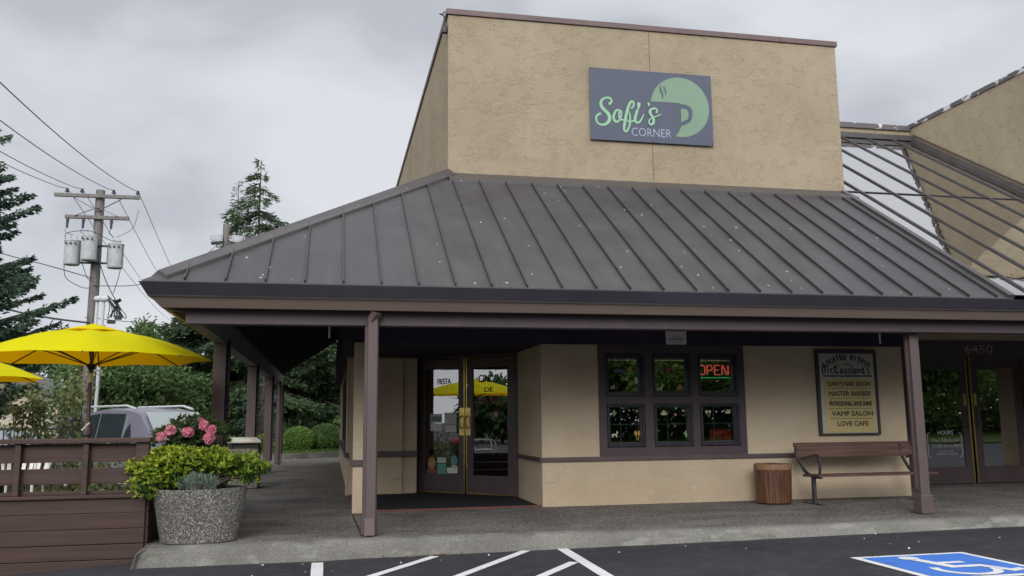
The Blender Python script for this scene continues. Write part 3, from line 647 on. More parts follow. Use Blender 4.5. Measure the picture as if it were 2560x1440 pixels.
# dark header over the walls, soffit of the recess
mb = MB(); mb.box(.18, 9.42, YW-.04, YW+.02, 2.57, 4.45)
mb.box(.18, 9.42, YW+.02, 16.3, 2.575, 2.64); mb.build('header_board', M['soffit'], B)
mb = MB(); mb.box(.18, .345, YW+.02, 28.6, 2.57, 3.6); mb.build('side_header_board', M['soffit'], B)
# brown window surround with its six openings
cols = [(4.15, 4.77), (4.91, 5.55), (5.67, 6.34)]; rows = [(1.77, 2.43), (1.0, 1.66)]
mb = MB(); grid_panel(mb, 4.03, 6.45, .865, 2.57, [(c[0], c[1], r[0], r[1]) for c in cols for r in rows], YW-.02, YW+.10); mb.build('window_surround', M['brown_dk'], B)
WIN = {}
for ci, (x0, x1) in enumerate(cols):
    for ri, (z0, z1) in enumerate(rows):
        mb = MB(); k = .012; up = ri == 0
        ix0, ix1 = (x0+.045, x1-.075) if up else (x0+.06, x1-.07)
        iz0, iz1 = (z0+.08, z1-.07) if up else (z0+.075, z1-.05)
        grid_panel(mb, x0+k, x1-k, z0+k, z1-k, [(x0+.035, x1-.04, z0+.04, z1-.03)], YW-.03, YW+.0)
        grid_panel(mb, x0, x1, z0, z1, [(ix0, ix1, iz0, iz1)], YW+.0, YW+.08)
        w_ = mb.build('window', M['sash'], B, bevel=.004)
        mb = MB(); cx, cz = ix0+(ix1-ix0)*.38, iz0+(iz1-iz0)*.51
        p = MB().box(ix0-.01, ix1+.01, YW+.05, YW+.056, iz0-.01, iz1+.01).build('pane', M['pane'], w_)
        if not up: MB().box(cx-.008, cx+.008, YW+.062, YW+.07, iz0, iz1).box(ix0, ix1, YW+.0621, YW+.0699, cz-.008, cz+.008).build('muntin', M['vinyl_paper'], w_)
        MB().box((x0+x1)/2-.06, (x0+x1)/2+.06, YW-.045, YW-.03, z1-.03, z1-.02).build('latch', M['dark_metal'], w_)
        WIN[(ci, ri)] = w_
# window stickers
SY = YW + .045
def stick(w_, mtl, fn):
    mb = MB(); fn(mb); return mb.build('sticker', mtl, w_, recalc=False)
def cactus(x, z, s):
    def f(mb):
        stroke_ribbon(mb, [(x, z-s), (x, z), (x, z+s)], s*.55, SY); stroke_ribbon(mb, [(x-s*.1, z-.1*s), (x-s*.65, z-.05*s), (x-s*.65, z+s*.5)], s*.35, SY); stroke_ribbon(mb, [(x+s*.1, z-.3*s), (x+s*.65, z-.2*s), (x+s*.65, z+s*.4)], s*.35, SY)
    return f
def star(x, z, s, n=5):
    return lambda mb: poly(mb, [(x + s*(1 if k % 2 == 0 else .5)*math.sin(math.pi*k/n), z + s*(1 if k % 2 == 0 else .5)*math.cos(math.pi*k/n)) for k in range(2*n)], SY)
def pepper(x, z, s): return lambda mb: stroke_ribbon(mb, [(x, z+s), (x+s*.3, z), (x-s*.3, z-s)], [s*.5, s*.6, s*.1], SY)
def donkey(x, z, s):
    def f(mb): poly(mb, [(x-s, z-s), (x-s*.7, z-s), (x-s*.65, z-s*.45), (x+s*.2, z-s*.45), (x+s*.25, z-s), (x+s*.55, z-s), (x+s*.6, z+s*.1), (x+s*.95, z+s*.35), (x+s*.8, z+s*.7), (x+s*.5, z+s*1.1), (x+s*.35, z+s*.6), (x+s*.15, z+s*.1), (x-s*.9, z+s*.15), (x-s*1.2, z-s*.2)], SY)
    return f
def hat(x, z, s):
    def f(mb): disc(mb, x, z-s*.25, s, SY, 16, .38); poly(mb, [(x-s*.45, z-s*.1), (x+s*.45, z-s*.1), (x+s*.25, z+s*.65), (x-s*.25, z+s*.65)], SY-.0006)
    return f
def maraca(x, z, s):
    def f(mb):
        for q in (-1, 1): disc(mb, x+q*s*.38, z+s*.45, s*.36, SY-.0005*q, 14, 1.5); stroke_ribbon(mb, [(x+q*s*.35, z), (x+q*s*.1, z-s)], s*.14, SY)
    return f
stick(WIN[0,1], M['vinyl_green'], cactus(4.29, 1.52, .04)); stick(WIN[0,1], M['vinyl_red'], pepper(4.51, 1.49, .022)); stick(WIN[0,1], M['vinyl_cream'], star(4.655, 1.55, .022))
stick(WIN[0,1], M['decal_white'], pepper(4.675, 1.40, .022)); stick(WIN[0,1], M['vinyl_cream'], donkey(4.30, 1.20, .05)); stick(WIN[0,1], M['vinyl_gold'], maraca(4.655, 1.18, .07))
stick(WIN[1,1], M['vinyl_cream'], hat(5.10, 1.52, .06)); stick(WIN[1,1], M['vinyl_pink'], star(5.29, 1.49, .03, 4)); stick(WIN[1,1], M['decal_white'], star(5.42, 1.55, .022)); stick(WIN[1,1], M['vinyl_pink'], pepper(5.27, 1.31, .018)); stick(WIN[1,1], M['vinyl_green'], cactus(5.455, 1.19, .045))
def balloons(mb):
    for dx in (-.03, .025): disc(mb, 5.84+dx, 1.53, .022, SY, 12, 1.2); stroke_ribbon(mb, [(5.84+dx, 1.5), (5.85, 1.45)], .006, SY-.0005)
stick(WIN[2,1], M['vinyl_cream'], balloons); stick(WIN[2,1], M['vinyl_cream'], hat(6.17, 1.53, .05))
stick(WIN[0,0], M['vinyl_gold'], lambda mb: mb.quad((4.53,SY,2.15),(4.60,SY,2.15),(4.60,SY,2.21),(4.53,SY,2.21))); stick(WIN[0,0], M['vinyl_cream'], lambda mb: disc(mb, 4.50, 2.04, .022, SY)); stick(WIN[0,0], M['vinyl_cream'], lambda mb: mb.quad((4.635,SY,1.97),(4.69,SY,1.97),(4.69,SY,2.07),(4.635,SY,2.07)))
stick(WIN[0,0], M['vinyl_cream'], donkey(4.28, 1.92, .035)); stick(WIN[0,0], M['vinyl_blue'], lambda mb: mb.quad((4.32,SY,2.14),(4.50,SY,2.13),(4.50,SY,2.19),(4.32,SY,2.20))); stick(WIN[1,0], M['vinyl_cream'], donkey(5.05, 1.90, .05)); stick(WIN[1,0], M['vinyl_orange'], hat(5.38, 1.92, .06))
stick(WIN[1,0], M['vinyl_red'], lambda mb: mb.quad((5.15,SY,2.16),(5.24,SY,2.16),(5.24,SY,2.22),(5.15,SY,2.22))); stick(WIN[1,0], M['vinyl_blue'], lambda mb: mb.quad((5.05,SY,2.17),(5.13,SY,2.17),(5.13,SY,2.23),(5.05,SY,2.23)))
# interior: a dim dining room behind the windows
mb = MB(); mb.box(.6, 9.1, 16.6, 16.7, .15, 2.57); mb.box(3.33, 9.1, 12.98, 13.0, 2.57, 2.574); mb.build('inner_wall', M['interior'], B)
mb = MB(); mb.box(.62, 9.1, 13.1, 16.6, .10, .152); mb.build('inner_floor', M['interior_floor'], B)
# access plates
MB().box(3.17, 3.34, YW-.012, YW, .50, .65).build('access_plate', M['stucco_low'], B, bevel=.004)
MB().box(1.12, 1.24, 15.92, 15.95, .42, .56).build('access_plate', M['stucco_low'], B, bevel=.004)
# the angled double door
P0 = Vector((1.55, 16.22, .15)); P1 = Vector((3.17, 14.60, .15)); dd = (P1-P0).normalized(); ang = math.atan2(dd.y, dd.x); DW = (P1-P0).length
XF = Matrix.Translation(P0) @ Matrix.Rotation(ang, 4, 'Z')
mb = MB(XF); mb.box(0, .07, -.04, .1, 0, 2.42); mb.box(DW-.08, DW+.02, -.04, .1, 0, 2.42); mb.box(0, DW+.02, -.04, .1, 2.38, 2.45); mb.build('door_frame', M['brown_dk'], B)
for side in (0, 1):
    u0, u1 = ((.075, 1.125), (1.165, DW-.085))[side]; g0, g1 = ((.225, .985), (1.30, 2.03))[side]
    mb = MB(XF); grid_panel(mb, u0, u1, .02, 2.375, [(g0, g1, .33, 2.2)], 0, .05); dr = mb.build('door', M['door'], B, bevel=.004)
    MB(XF).box(g0-.01, g1+.01, .02, .028, .32, 2.21).build('glass', M['pane_door'], dr)
    hx = u1-.075 if side == 0 else u0+.015
    MB(XF).box(hx-.035, hx+.075, -.008, 0, 1.02, 1.5).build('handle_plate', M['brass'], dr)
    MB(XF).tube(catmull([(hx+.02, -.01, 1.36), (hx+.02, -.06, 1.33), (hx+.02, -.065, 1.25), (hx+.02, -.06, 1.17), (hx+.02, -.01, 1.14)], 4), .012, 8).build('handle', M['brass'], dr, True)
    ex = u1-.012 if side == 0 else u0-.002
    MB(XF).box(ex, ex+.016, -.012, .03, .02, 2.375).build('edge_strip', M['brass'], dr)
    MB(XF).box(u0, u1, -.014, 0, .012, .035).build('kick_strip', M['brass'], dr)
    if side == 1:
        for zz in (1.9, .5): MB(XF).tube([(hx+.01, 0, zz), (hx+.01, -.02, zz)], .018, 10).build('lock', M['brass'], dr, True)
        for body, x, z, ww, hh in (('CINCO', 1.46, 1.94, .42, .13), ('DE', 1.58, 1.77, .18, .08), ('MAYO', 1.42, 1.55, .5, .13)):
            text(body, 'lettering', x-.04, z-.0, ww, hh, .016, M['ink'] if body != 'MAYO' else M['vinyl_red'], dr, bold=.02, M4=XF)
        mb = MB(XF)
        mb.quad((1.36, .016, 1.98), (1.385, .016, 2.04), (1.40, .016, 2.04), (1.375, .016, 1.98)); mb.quad((1.88, .016, 2.06), (1.93, .016, 2.02), (1.92, .016, 2.0), (1.87, .016, 2.04)); mb.build('sticker', M['ink'], dr, recalc=False)
        SYs = SY; SY = .016; mb = MB(XF); star(1.78, 1.38, .07, 8)(mb); mb.build('sticker', M['vinyl_pink'], dr, recalc=False); SY = SYs
    else:
        def card(x0, x1, z0, z1, mt, nm='sticker'): MB(XF).quad((x0, .016, z0), (x1, .016, z0), (x1, .016, z1), (x0, .016, z1)).build(nm, M[mt], dr, recalc=False)
        text('FIESTA', 'lettering', .5, 1.93, .30, .10, .016, M['vinyl_red'], dr, bold=.02, M4=XF)
        card(.34, .60, 1.24, 1.40, 'vinyl_paper', 'poster'); card(.36, .58, 1.27, 1.35, 'vinyl_teal'); card(.34, .60, 1.10, 1.23, 'decal_white', 'poster'); card(.66, .93, 1.22, 1.42, 'vinyl_paper', 'poster'); card(.68, .93, 1.08, 1.20, 'decal_white', 'poster')
        card(.27, .48, .345, .43, 'vinyl_red'); card(.50, .70, .34, .52, 'vinyl_teal'); card(.50, .70, .535, .63, 'vinyl_paper'); card(.72, .955, .355, .455, 'decal_white'); card(.82, .95, .465, .49, 'decal_white')
        mb = MB(XF); disc(mb, .375, .53, .085, .0155, 18, 1.25); mb.build('sticker', M['vinyl_orange'], dr, recalc=False)
        mb = MB(XF); disc(mb, .88, .58, .075, .0155, 18, 1.25); mb.build('sticker', M['vinyl_teal'], dr, recalc=False)
mb = MB(); mb.box(3.14, 3.17, 14.56, 14.8, .15, 2.57); 
# right-hand entrance
RY = 14.75
mb = MB(); mb.box(9.3, 14.5, RY-.03, RY+.1, 2.55, 2.86); ent = mb.build('entrance_header', M['brown_dk'], B)
MB().box(9.3, 14.5, RY+.0, RY+.1, 2.86, 4.4).build('entrance_wall', M['stucco_low'], B)
text('6450', 'house_number', 12.0, 2.62, .62, .155, RY-.036, M['numeral'], ent, bold=.01)
for side in (0, 1):
    u0, u1 = ((10.86, 11.99), (12.10, 13.22))[side]; g0, g1 = ((11.0, 11.86), (12.26, 13.08))[side]
    mb = MB(); grid_panel(mb, u0, u1, .16, 2.55, [(g0, g1, .47, 2.32)], RY, RY+.05); dr = mb.build('door', M['door'], B, bevel=.004)
    MB().box(g0-.01, g1+.01, RY+.02, RY+.028, .46, 2.33).build('glass', M['pane_door'], dr)
    hx = u1-.06 if side == 0 else u0+.06
    MB().tube(catmull([(hx, RY, 1.5), (hx, RY-.05, 1.46), (hx, RY-.055, 1.35), (hx, RY-.05, 1.24), (hx, RY, 1.2)], 4), .013, 8).build('handle', M['dark_metal'], dr, True)
    MB().box(hx-.03, hx+.03, RY-.008, RY, 1.62, 1.84).build('handle_plate', M['brass'], dr)
    ex = u1+.0 if side == 0 else u0-.03
    MB().box(ex, ex+.028, RY-.01, RY+.03, .16, 2.55).build('edge_strip', M['brass'], dr)
    if side == 0:
        text('HOURS', 'hours_lettering', 11.30, 1.075, .33, .075, RY+.015, M['decal_white'], dr, bold=.015)
        text('10 to 6 TUES thru SAT', 'hours_lettering', 11.16, .94, .60, .06, RY+.015, M['decal_white'], dr)
        text('CLOSED SUN & MON', 'hours_lettering', 11.15, .835, .62, .06, RY+.015, M['decal_white'], dr)
        text('AFTER HOURS', 'hours_lettering', 11.32, .745, .28, .03, RY+.015, M['vinyl_paper'], dr); text('APPOINTMENTS AVAILABLE', 'hours_lettering', 11.24, .695, .45, .03, RY+.015, M['vinyl_paper'], dr)
        mb = MB(); c0, c1, d0, d1, rr = 11.07, 11.80, .655, 1.11, .05
        pts = [(11.29, d1), (c0+rr, d1), (c0+rr*.3, d1-rr*.3), (c0, d1-rr), (c0, d0+rr), (c0+rr*.3, d0+rr*.3), (c0+rr, d0), (c1-rr, d0), (c1-rr*.3, d0+rr*.3), (c1, d0+rr), (c1, d1-rr), (c1-rr*.3, d1-rr*.3), (c1-rr, d1), (11.65, d1)]
        for p, q in zip(pts[:-1], pts[1:]): mb.bar((p[0], RY+.014, p[1]), (q[0], RY+.014, q[1]), .003, .011, (1,0,.3))
        mb.build('hours_border', M['decal_white'], dr, recalc=False)
for x0, x1 in ((9.3, 10.83), (13.25, 14.5)): MB().box(x0, x1, RY, RY+.1, .15, 2.55).build('entrance_side_panel', M['brown_dk'], B)
mb = MB(); mb.box(14.5, 20.0, YW, YW+.2, .15, 2.57); mb.box(14.3, 14.5, YW, 14.9, .15, 2.57); mb.box(9.42, 20, YW-.04, YW+.02, 3.4, 4.45); mb.build('front_wall', M['stucco_low'], B)
MB().box(9.3, 14.3, 17.5, 17.6, .15, 3).build('inner_wall', M['interior'], B)
MB().box(9.3, 14.3, 14.86, 17.5, .10, .152).build('inner_floor', M['interior_floor'], B)

# roof sheet with thickness, standing seams, hip, flashings
def rp(x, y, dz=0): return (x, y, rz(y)+dz)                # on the front slope
def lp(x, y, dz=0): return (x, y, EZ + SL*(x-EX) + dz)     # on the left slope
TY, TX = 13.75, 1.82                                        # tower foot
GX0, GX1, GYT = 8.98, 13.2, 17.35                           # glass from x, to x, its top y
mb = MB()
T = -.40   # depth of the roof build-up down to the ribbed ceiling
def slab(mb, top, dz):
    n = len(top); vs = list(top) + [(p[0], p[1], p[2]+dz) for p in top]
    mb.add(vs, [tuple(range(n)), tuple(range(2*n-1, n-1, -1))] + [(i, n+i, n+(i+1) % n, (i+1) % n) for i in range(n)])
slab(mb, [rp(EX+.03, EY+.03), rp(GX0, EY+.03), rp(GX0, TY+.05), rp(TX-.02, TY+.05)], -.03)
rf = mb.build('roof', M['roof'], B)
mb = MB(); slab(mb, [rp(13.2, EY+.03), rp(20.2, EY+.03), rp(20.2, TY+.05), rp(13.2, TY+.05)], -.03); mb.build('roof', M['roof'], B)
mb = MB(); hx_ = TX + (TY-TY)
slab(mb, [lp(EX+.03, EY+.03), lp(TX+.02, TY+.12), lp(TX+.02, FY), lp(EX+.03, FY)], -.03); lroof = mb.build('side_roof', M['roof'], B)
def seam(mb, a, b, w_=.016, h=.042):
    a, b = Vector(a), Vector(b); mb.bar(a+Vector((0,0,h/2)), b+Vector((0,0,h/2)), w_, h)
mb = MB()
for k in range(-5, 22):
    x = .13+.43*k
    if x < EX+.2 or x > GX0-.05: continue
    ytop = TY-.34 if x > TX else EY + (x-EX)*(TY-EY)/(TX-EX) - .1
    mb = MB(); seam(mb, rp(x, EY+.025), rp(x, ytop)); mb.build('standing_seam', M['seam'], rf)
for k in range(16): x = 13.4+.43*k; mb = MB(); seam(mb, rp(x, EY+.03), rp(x, TY)); mb.build('standing_seam', M['seam'], rf)
mb = MB()
for k in range(42):
    y = 10.5+.43*k; xt = min(TX, EX + (y-EY)*(TX-EX)/(TY-EY)) ; mb = MB(); seam(mb, lp(EX+.08, y), lp(xt-.12, y)); mb.build('standing_seam', M['seam'], lroof)
# hip cap: two wings folded over the hip
def hp(t, off, dz): 
    x, y = EX+.16+t*(TX-EX-.16), EY+.12+t*(TY-EY-.12)
    return (x, y)
mb = MB(); hd = Vector((TX-EX, TY-EY, 0)).normalized(); q = Vector((hd.y, -hd.x, 0))
A0 = Vector((EX+.17, EY+.17, 0)); A1 = Vector((TX-.0, TY-.02, 0))
def hipz(p): return EZ + SL*min(p.y-EY, p.x-EX)
vs = []
for p in (A0, A1):
    c = Vector((p.x, p.y, EZ + SL*((p.y-EY)+(p.x-EX))/2))
    f1 = p + q*.16; f2 = p - q*.16
    vs += [c+Vector((0,0,.045)), Vector((f1.x, f1.y, hipz(f1)+.045)), Vector((f1.x, f1.y, hipz(f1)+.0)), Vector((f2.x, f2.y, hipz(f2)+.045)), Vector((f2.x, f2.y, hipz(f2)+.0))]
mb.add(vs, [(0,1,6,5),(1,2,7,6),(3,0,5,8),(4,3,8,9),(2,1,0,3,4),(7,9,8,5,6)]); mb.build('hip_cap', M['flash'], B)
# flashing at tower foot
mb = MB(); mb.add([rp(TX-.02, TY-.36, .0), rp(GX0+.08, TY-.36, .0), rp(GX0+.08, TY-.36, .05), rp(TX-.02, TY-.36, .05), (TX-.05, TY+.0, rz(TY)+.012), (GX0+.08, TY+.0, rz(TY)+.012)],
                  [(0,1,2,3),(3,2,5,4)]); mb.build('wall_flashing', M['flash'], B, recalc=False)
# flashing along the glass
mb = MB(); mb.bar(rp(GX0-.02, EY+.03, .02), rp(GX0-.02, TY-.05, .02), .10, .055); mb.build('valley_flashing', M['flash'], B)
# eave: fascia and gutter, cut square to the slope
def eave(mb, x0, x1, prof, mitre=1):
    """profile (y, z) relative to the eave edge, run along x from the left corner (mitred) to x1; and along the left side"""
    n = len(prof); vs = []
    for (py, pz) in prof: vs.append((EX+py, EY+py, EZ+pz))
    for (py, pz) in prof: vs.append((x1, EY+py, EZ+pz))
    for (py, pz) in prof: vs.append((EX+py, FY, EZ+pz))
    fs = [(i, (i+1) % n, n+(i+1) % n, n+i) for i in range(n)] + [(i, 2*n+i, 2*n+(i+1) % n, (i+1) % n) for i in range(n)] + [tuple(range(n, 2*n)), tuple(range(2*n, 3*n))]
    mb.add(vs, fs)
mb = MB(); eave(mb, EX, 20.2, [(0,0), (.075,-.13), (.20,-.13), (.20,-.02), (.025,.0)]); mb.build('gutter', M['gutter'], B)
mb = MB(); eave(mb, EX, 20.2, [(.078,-.132), (.085,-.15), (.2,-.15), (.2,-.132)]); mb.build('gutter_lip', M['flash'], B)
mb = MB(); eave(mb, EX, 20.2, [(.105,-.1502), (.207,-.257), (.255,-.257), (.26,-.1502)]); mb.build('fascia', M['fascia'], B)
# ribbed ceiling under the roof
mb = MB()
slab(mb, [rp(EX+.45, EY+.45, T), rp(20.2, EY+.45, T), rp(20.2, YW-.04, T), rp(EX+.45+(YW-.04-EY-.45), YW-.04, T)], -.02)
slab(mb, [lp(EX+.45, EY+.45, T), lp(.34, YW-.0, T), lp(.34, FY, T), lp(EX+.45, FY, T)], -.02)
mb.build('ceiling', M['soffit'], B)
mb = MB()
for k in range(60):
    y = 10.6+.30*k; xt = min(.17, EX+.2+(y-EY))
    if y < FY and xt > EX+.6: mb.bar(lp(EX+.5, y, T-.05), lp(xt, y, T-.05), .09, .07)
mb.build('ceiling_rib', M['soffit'], B)
mb = MB(); slab(mb, [lp(EX+.26, FY-.06, -.03), lp(TX, FY-.06, -.03), lp(TX, FY, -.03), lp(EX+.26, FY, -.03)], T+.01); mb.build('gable_board', M['brown_dk'], B)
# beams
mb = MB(); mb.box(-1.62, 20, 10.36, 10.52, 2.55, 2.90); mb.build('beam', M['brown_dk'], B, bevel=.008)
mb = MB(); mb.box(-1.62, -1.45, 10.52, 28.6, 2.55, 2.93); mb.box(-1.40, -1.36, 10.6, 28.6, 2.96, 3.02); mb.build('beam', M['side_beam'], B, bevel=.008)
# tail boards at the corner under the eave
MB().bar((EX+.3, EY+.3, 2.74), (-1.6, 10.4, 2.74), .05, .12).build('corner_brace', M['brown'], B)
# columns
def column(x, y, wf, base=.46, ex=.02):
    mb = MB(); mb.box(x-wf/2, x+wf/2, y, y+wf, .15, 2.55); c = mb.build('column', M['brown'], B, bevel=.006)
    if base: MB().box(x-wf/2-ex, x+wf/2+ex, y-ex, y+wf+ex, .151, base).build('plinth', M['brown'], c, bevel=.012)
    return c
c = column(.475, 10.37, .16, .35, .012)
c['label'] = 'front column carrying the downspout'
mb = MB(); mb.box(.425, .535, 10.24, 10.33, .30, 2.62); mb.bar((.47, 10.285, 2.60), (.52, 10.23, 2.70), .1, .085); mb.add([(.41,10.20,.17),(.53,10.20,.17),(.53,10.32,.17),(.41,10.32,.17),(.412,10.24,.36),(.528,10.24,.36),(.528,10.33,.36),(.412,10.33,.36)], [(3,7,4,0),(4,7,6,5),(0,4,5,1),(1,5,6,2),(2,6,7,3)])
mb.build('downspout', M['brown'], c, bevel=.006)
c = column(7.785, 10.50, .135, .40, .022)
MB().box(7.695, 7.715, 10.56, 10.60, .47, 2.55).build('batten', M['brown'], c)
for x in (12.6, 17.5): column(x, 10.45, .15)
for y in (12.95, 18.3, 23.3, 28.4):
    c = column(-1.535, y, .175)
    MB().box(-1.44, -1.40, y+.06, y+.12, .47, 2.6).build('side_strip', M['soffit'], c)
MB().tube([(-1.42, 26.4, 2.6), (-1.42, 26.4, .2)], .05, 8).build('side_downspout', M['brown'], B, True)
for (x, y, z) in ((-1.40, 14.3, 2.78), (-1.40, 20.5, 2.78), (-1.40, 25.6, 2.78)): 
    MB().tube([(x, y, z), (x+.10, y, z+.02), (x+.10, y, z-.07)], .018, 6).build('lamp_bracket', M['dark_metal'], B)
MB().tube([(-.02, 10.9, 2.45), (-.02, 10.9, 2.72)], .012, 6).build('sprinkler_head', M['white'], B)
MB().tube([(7.75, 11.2, 2.47), (7.75, 11.2, 2.75)], .012, 6).build('sprinkler_head', M['white'], B)
MB().box(.36,.42,12.97,15.8,.147,.172).build('threshold', M['redwood'], B)
# the tower
def tower(x0, x1, y0, y1, z0, z1, worn):
    mb = MB(); mb.box(x0, x1, y0, y1, z0, z1); tw = mb.build('tower', M['stucco'], B, bevel=.01)
    mb = MB(); mb.box(x0-.03, x1+.03, y0-.03, y0+.25, z1+.002, z1+.10); mb.box(x0-.03, x0+.25, y0+.25, y1+.03, z1+.002, z1+.10); mb.box(x1-.25, x1+.03, y0+.25, y1+.03, z1+.002, z1+.10); mb.box(x0+.25, x1-.25, y1-.25, y1+.03, z1+.002, z1+.10)
    mb.build('coping', M['coping_worn' if worn else 'coping'], tw, bevel=.006); return tw
tw = tower(TX, 9.02, TY, FY-.2, rz(TY)-.03, 8.19, False)
MB().box(5.375, 5.385, TY-.004, TY+.01, rz(TY)+.03, 8.18).build('control_joint', M['coping'], tw)
for x in (2.7, 5.55, 7.9): MB().box(x, x+.12, TY-.036, TY-.03, 8.195, 8.28).build('coping_clip', M['coping'], tw)
tw2 = tower(13.2, 20.2, TY, FY-.2, 4.6, 8.08, True)
mb = MB(); mb.box(9.02, 13.2, GYT+.02, GYT+.3, 6.5, 8.02); bw = mb.build('link_wall', M['stucco'], B)
MB().box(9.03, 13.19, GYT-.03, GYT+.33, 8.021, 8.14).build('coping', M['coping_worn'], bw)
# security fixture at the tower corner
mb = MB(); mb.tube([(TX, TY+.1, 8.0), (TX-.05, TY+.05, 8.02), (TX-.05, TY+.05, 8.16), (TX-.09, TY+.05, 8.2), (TX-.14, TY, 8.19)], .013, 6); mb.tube([(TX-.09, TY+.05, 8.2), (TX-.05, TY+.04, 8.26)], .011, 5); mb.lathe((TX-.05, TY+.05, 7.86), [(.0,0),(.045,.02),(.05,.08),(.03,.15),(.0,.16)], 10); mb.build('security_fixture', M['dark_metal'], tw, True)
# the sloping skylight
mb = MB(); slab(mb, [rp(GX0+.03, EY+.08, .02), rp(GX1-.03, EY+.08, .02), rp(GX1-.03, GYT, .02), rp(GX0+.03, GYT, .02)], -.012); sg = mb.build('skylight', M['pane_sky'], B)
k = 0; mb = MB()
for i in range(6):
    x = 9.33+.66*i; mb.bar(rp(x, EY+.1, .03), rp(x, GYT-.02, .03), .032, .035)
mb.build('glazing_bar', M['flash'], sg)
mb = MB(); mb.bar(rp(GX0+.03, TY-.03, .03), rp(GX1-.03, TY-.03, .03), .03, .012); mb.build('cross_bar', M['flash'], sg)
mb = MB(); mb.bar(rp(GX0+.05, GYT-.07, .06), rp(GX1-.03, GYT-.07, .06), .14, .12); mb.build('ridge_flashing', M['flash'], B)
mb = MB(); mb.bar(rp(GX1-.05, EY+.1, .05), rp(GX1-.05, GYT-.1, .05), .09, .07); mb.bar(rp(GX1-.01, EY+.1, .17), rp(GX1-.01, GYT-.1, .17), .025, .02); mb.build('side_flashing', M['flash'], B)
mb = MB(); mb.box(GX0+.05, GX1, EY+.5, TY, 2.9, 2.95); mb.build('skylight_ceiling', M['soffit'], B)
# floor mat in the recess
t = MB(); t.prism([(.43, 13.05), (3.12, 13.03), (3.12, 14.6), (1.6, 16.15), (1.5, 15.9), (.43, 15.9)], 'z', .148, .156); tag(t.build('floor_mat', M['carpet']), 'dark carpet filling the floor of the cafe entry recess', 'mat')
MB().box(.52, 3.13, 12.97, 13.04, .148, .17).build('threshold', M['redwood'], B)

# ------------------------------------------------------------ signs
SYN = TY-.04
t = thing('cafe_sign', "slate blue sign lettered Sofi's Corner with a green coffee cup", 'sign', (5.37, SYN, 6.14))
MB().box(4.254, 6.495, SYN-.012, SYN+.0, 6.137, 7.424).box(4.4, 6.3, SYN, TY, 6.3, 7.2).build('panel', M['sign_navy'], t, bevel=.002)
mb = MB(); cx, cz, rr = 5.893, 6.808, .543; y = SYN-.016
a0 = math.atan2(6.275-cz, 5.789-cx); a1 = math.atan2(6.876-cz, 5.353-cx)
arc = []; n = 50; start = a1; end = a0 + 0
if end > start: end -= 2*math.pi
for i in range(n+1):
    a = start + (end-start)*i/n; arc.append((cx+rr*math.cos(a), cz+rr*math.sin(a)))
green = [(5.789,6.275),(5.847,6.345),(5.881,6.407),(5.902,6.463),(5.971,6.489),(6.053,6.533),(6.096,6.59),(6.117,6.658),(6.119,6.756),(6.09,6.813),(6.036,6.846),(5.967,6.86),(5.905,6.858),(5.894,6.879),(5.353,6.879)]
poly(mb, arc[1:-1] + green, y)
poly(mb, [(5.905,6.781),(5.989,6.782),(6.026,6.762),(6.046,6.715),(6.046,6.654),(6.029,6.598),(5.907,6.534)], y); mb.build('cup_emblem', M['sign_green'], t, recalc=False)
mb = MB(); y -= .002
poly(mb, [(5.56,7.213),(5.527,7.156),(5.519,7.106),(5.536,7.059),(5.559,7.012),(5.568,6.921),(5.592,6.977),(5.59,7.038),(5.562,7.097),(5.548,7.157)], y)
poly(mb, [(5.624,7.211),(5.599,7.173),(5.592,7.136),(5.607,7.094),(5.626,7.053),(5.629,6.992),(5.649,7.042),(5.648,7.085),(5.625,7.126),(5.616,7.168)], y); mb.build('steam_mark', M['sign_navy'], t, recalc=False)
mb = MB(); y = SYN-.017
SC = {'S': ([(4.605,6.785),(4.64,6.829),(4.621,6.881),(4.552,6.892),(4.479,6.854),(4.448,6.792),(4.461,6.727),(4.516,6.663),(4.574,6.607),(4.599,6.539),(4.576,6.464),(4.515,6.413),(4.449,6.403),(4.385,6.431),(4.357,6.5),(4.373,6.561),(4.431,6.598)], [.045,.035,.035,.035,.04,.05,.055,.06,.06,.06,.055,.045,.04,.035,.035,.035,.04]),
 'o': ([(4.807,6.666),(4.738,6.683),(4.691,6.628),(4.669,6.543),(4.693,6.479),(4.744,6.477),(4.788,6.527),(4.81,6.6),(4.807,6.666),(4.773,6.634),(4.768,6.562),(4.8,6.518),(4.856,6.513),(4.909,6.558)], [.03,.035,.04,.045,.04,.035,.03,.03,.03,.03,.03,.03,.03,.02]),
 'f': ([(4.999,6.732),(5.037,6.777),(5.039,6.831),(5.012,6.856),(4.972,6.821),(4.932,6.722),(4.898,6.606),(4.873,6.484),(4.852,6.376),(4.86,6.323),(4.893,6.309),(4.927,6.356),(4.96,6.454),(4.967,6.586),(4.949,6.669)], [.035,.03,.035,.035,.045,.05,.05,.05,.045,.04,.035,.035,.035,.03,.015]),
 'c': ([(4.896,6.522),(4.949,6.483),(5.016,6.499),(5.054,6.544)], [.02,.03,.03,.02]),
 'i': ([(5.099,6.693),(5.063,6.58),(5.056,6.514),(5.088,6.474),(5.143,6.499),(5.188,6.576),(5.215,6.638)], [.05,.05,.048,.04,.035,.025,.015]),
 'd': ([(5.132,6.813),(5.121,6.734)], [.065,.04]), 'a': ([(5.301,6.842),(5.32,6.816),(5.299,6.786)], [.03,.035,.015]),
 's': ([(5.448,6.679),(5.462,6.726),(5.414,6.751),(5.346,6.721),(5.328,6.669),(5.36,6.611),(5.391,6.552),(5.38,6.482),(5.336,6.453),(5.307,6.487),(5.321,6.542),(5.39,6.586),(5.464,6.615),(5.527,6.652)], [.04,.03,.035,.045,.05,.05,.05,.045,.035,.03,.025,.025,.022,.015])}
